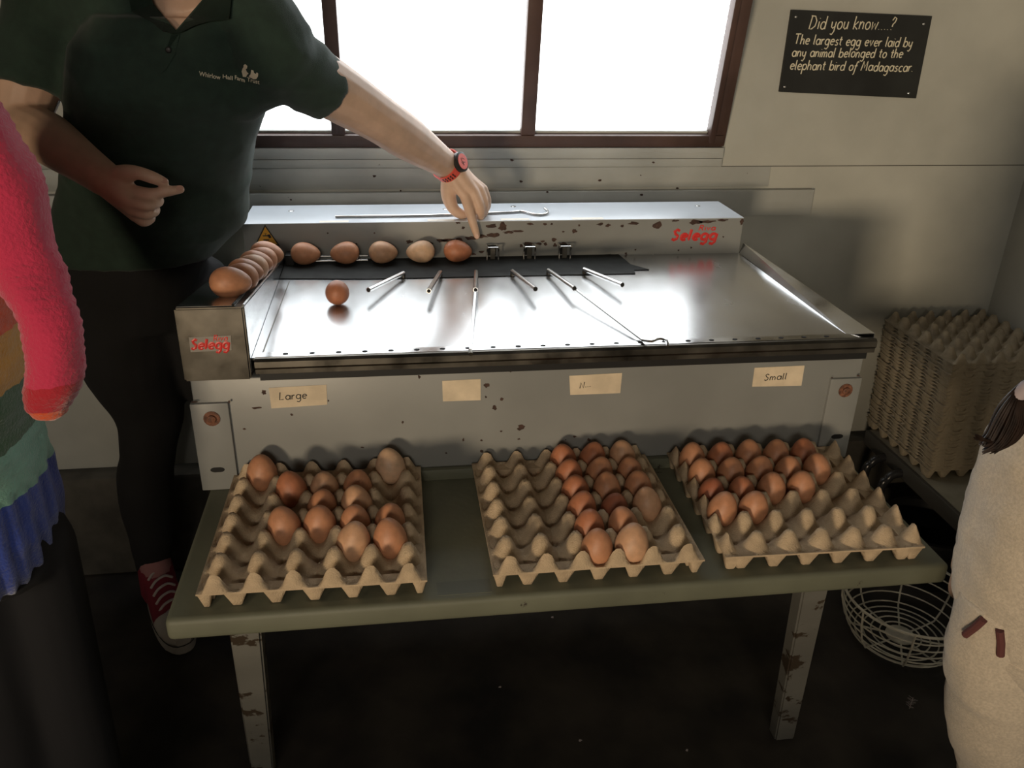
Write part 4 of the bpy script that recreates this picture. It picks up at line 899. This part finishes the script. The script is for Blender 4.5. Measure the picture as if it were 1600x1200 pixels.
loft(bm, [ell_ring(c, rx, d, 28, 2.2) for c, rx, d in (tring(r_, l, q, yr, d) for r_, l, q, d in [(920, 1512, 1900, .088), (1000, 1496, 1905, .090), (1060, 1490, 1890, .088)])])
lx0 = P(1566, 1230, yr).x-.01; lx1 = P(1790, 1230, yr).x
limb(bm, [P(1568, 1040, yr), P(1558, 1130, yr), P(1566, 1230, yr), V((lx0+.01, yr, FLOOR+.09))], [.066, .062, .056, .046], n=20)
limb(bm, [P(1800, 1040, yr), P(1800, 1130, yr), P(1790, 1230, yr), V((lx1, yr, FLOOR+.09))], [.080, .074, .066, .050], n=20)
tmz = remesh(bm, .006, 4); disp(tmz, lambda co, n: .0065*noise.noise(V((co.x*16, co.y*16, co.z*10)))+.003*noise.noise(V((co.x*30-co.z*25, co.y*20, co.z*30))))
link('joggers', tmz, M['hoodie'], k2)
for pts in ([(1537, 968), (1524, 980), (1508, 992)], [(1562, 985), (1564, 1005), (1563, 1024)]):
    tv = BVHTree.FromPolygons([v.co for v in tmz.vertices], [p_.vertices for p_ in tmz.polygons]); hits = [(tv.ray_cast(CAM, ray(u, v).normalized())[0] or P(u, v, yr-.09))-ray(u, v).normalized()*.003 for u, v in pts]
    bm = bmesh.new(); tube(bm, hits, .0048, 8); link('drawstring', bm, M['drawstring'], k2, True)
bm = bmesh.new()
hc2 = P(1775, 528, yr+.01); n2 = V((.75, -.66, 0)).normalized()
sphere(bm, hc2, .070, .084, .098, 20, 14); limb(bm, [hc2+V((0, .01, -.06)), P(1765, 630, yr)], [.040, .046]); limb(bm, [P(1770, 650, yr), P(1730, 960, yr)], [.06, .07]); eye2 = face(bm, hc2, n2, .95)
h2 = P(1926, 985, yr-.035); limb(bm, [P(1936, 930, yr-.025), h2], [.018, .015])
for k in range(4): limb(bm, [h2+V((0, .008*k-.012, 0)), h2+V((-.003, .008*k-.012, -.020)), h2+V((-.010, .008*k-.012, -.032))], [.0070, .0064, .0052])
limb(bm, [h2+V((-.006, -.012, .006)), h2+V((-.012, -.022, -.014))], [.0078, .0060])
hnd = P(1509, 866, yr+.08)
limb(bm, [P(1530, 800, yr+.08), hnd, P(1503, 886, yr+.08)], [.016, .0145, .0140])
for k in range(4):
    b0 = P(1493+2*k, 902, yr+.092-.009*k)
    limb(bm, [P(1501, 886, yr+.090-.007*k), b0, P(1488+2*k, 920, yr+.090-.009*k), P(1493+2*k, 935-2*abs(k-1), yr+.086-.009*k)], [.0085, .0068, .0062, .0050])
limb(bm, [P(1508, 876, yr+.070), P(1506, 898, yr+.058), P(1503, 914, yr+.056)], [.0085, .0070, .0055])
for q in (lx0+.01, lx1): limb(bm, [V((q, yr, FLOOR+.3)), V((q, yr, FLOOR+.05))], [.045, .034])
cb = link('body', remesh(bm, .0035, 4), M['skin'], k2); eyes(eye2, cb, .95)
bm = bmesh.new(); sphere(bm, hc2-n2*.022+V((0, 0, .018)), .082, .084, .098, 20, 14); hm = remesh(bm, .007, 3); hr_ = link('hair', hm, M['hair'], k2)
bm = bmesh.new(); tie = P(1597, 612, yr-.06)
path = [hc2-n2*.085+V((0, 0, -.01)), P(1630, 580, yr-.035), tie, P(1585, 645, yr-.065), P(1566, 678, yr-.07), P(1548, 696, yr-.072)]
for k in range(170):
    a = random.uniform(0, 2*PI); r = math.sqrt(random.random()); ex = random.uniform(.75, 1.12)
    off = V((math.cos(a), .6*math.sin(a), .55*math.sin(a)))*r; wd = [.010, .010, .008, .018, .016, .009]
    pts = [p_+off*w_ for p_, w_ in zip(path, wd)]; pts[-1] = pts[-2].lerp(pts[-1], ex)+V((random.uniform(-.008, .004), 0, random.uniform(-.004, .006)))
    tube(bm, catmull(pts, 4), [.0013]*(len(path)*4-5)+[.0009, .0004], 5)
for k in range(10):
    e = P(1525+random.uniform(-4, 8), 682+random.uniform(-8, 8), yr-.075)
    tube(bm, catmull([P(1580, 660, yr-.066), P(1560, 690, yr-.072), P(1540, 688, yr-.075), e], 4), [.0016]*12+[.0005], 4)
pt = link('ponytail', bm, M['hair'], k2, True); tag(pt, 'dark brown ponytail hanging forward', kind='stuff')
bm = bmesh.new(); limb(bm, [tie+V((.004, 0, .005)), tie-V((.003, 0, .004))], [.0075, .0075]); link('hair_tie', bm, mat('hair_tie', (.36, .30, .31), .8), k2, True)
for q in (lx0+.01, lx1):
    bm = bmesh.new(); limb(bm, [(q, yr+.04, FLOOR+.036), (q, yr-.04, FLOOR+.036), (q, yr-.11, FLOOR+.030)], [.037, .036, .029]); link('shoe', bm, M['white'], k2, 'all')

# ------------------------------------------------------------------ lift the whole place so that the floor is z = 0
for o in list(sc.objects):
    if o.parent is None:
        if o.type == 'CAMERA': m_ = o.matrix_world.copy(); m_.translation.z += -FLOOR; o.matrix_world = m_
        else: o.location.z += -FLOOR
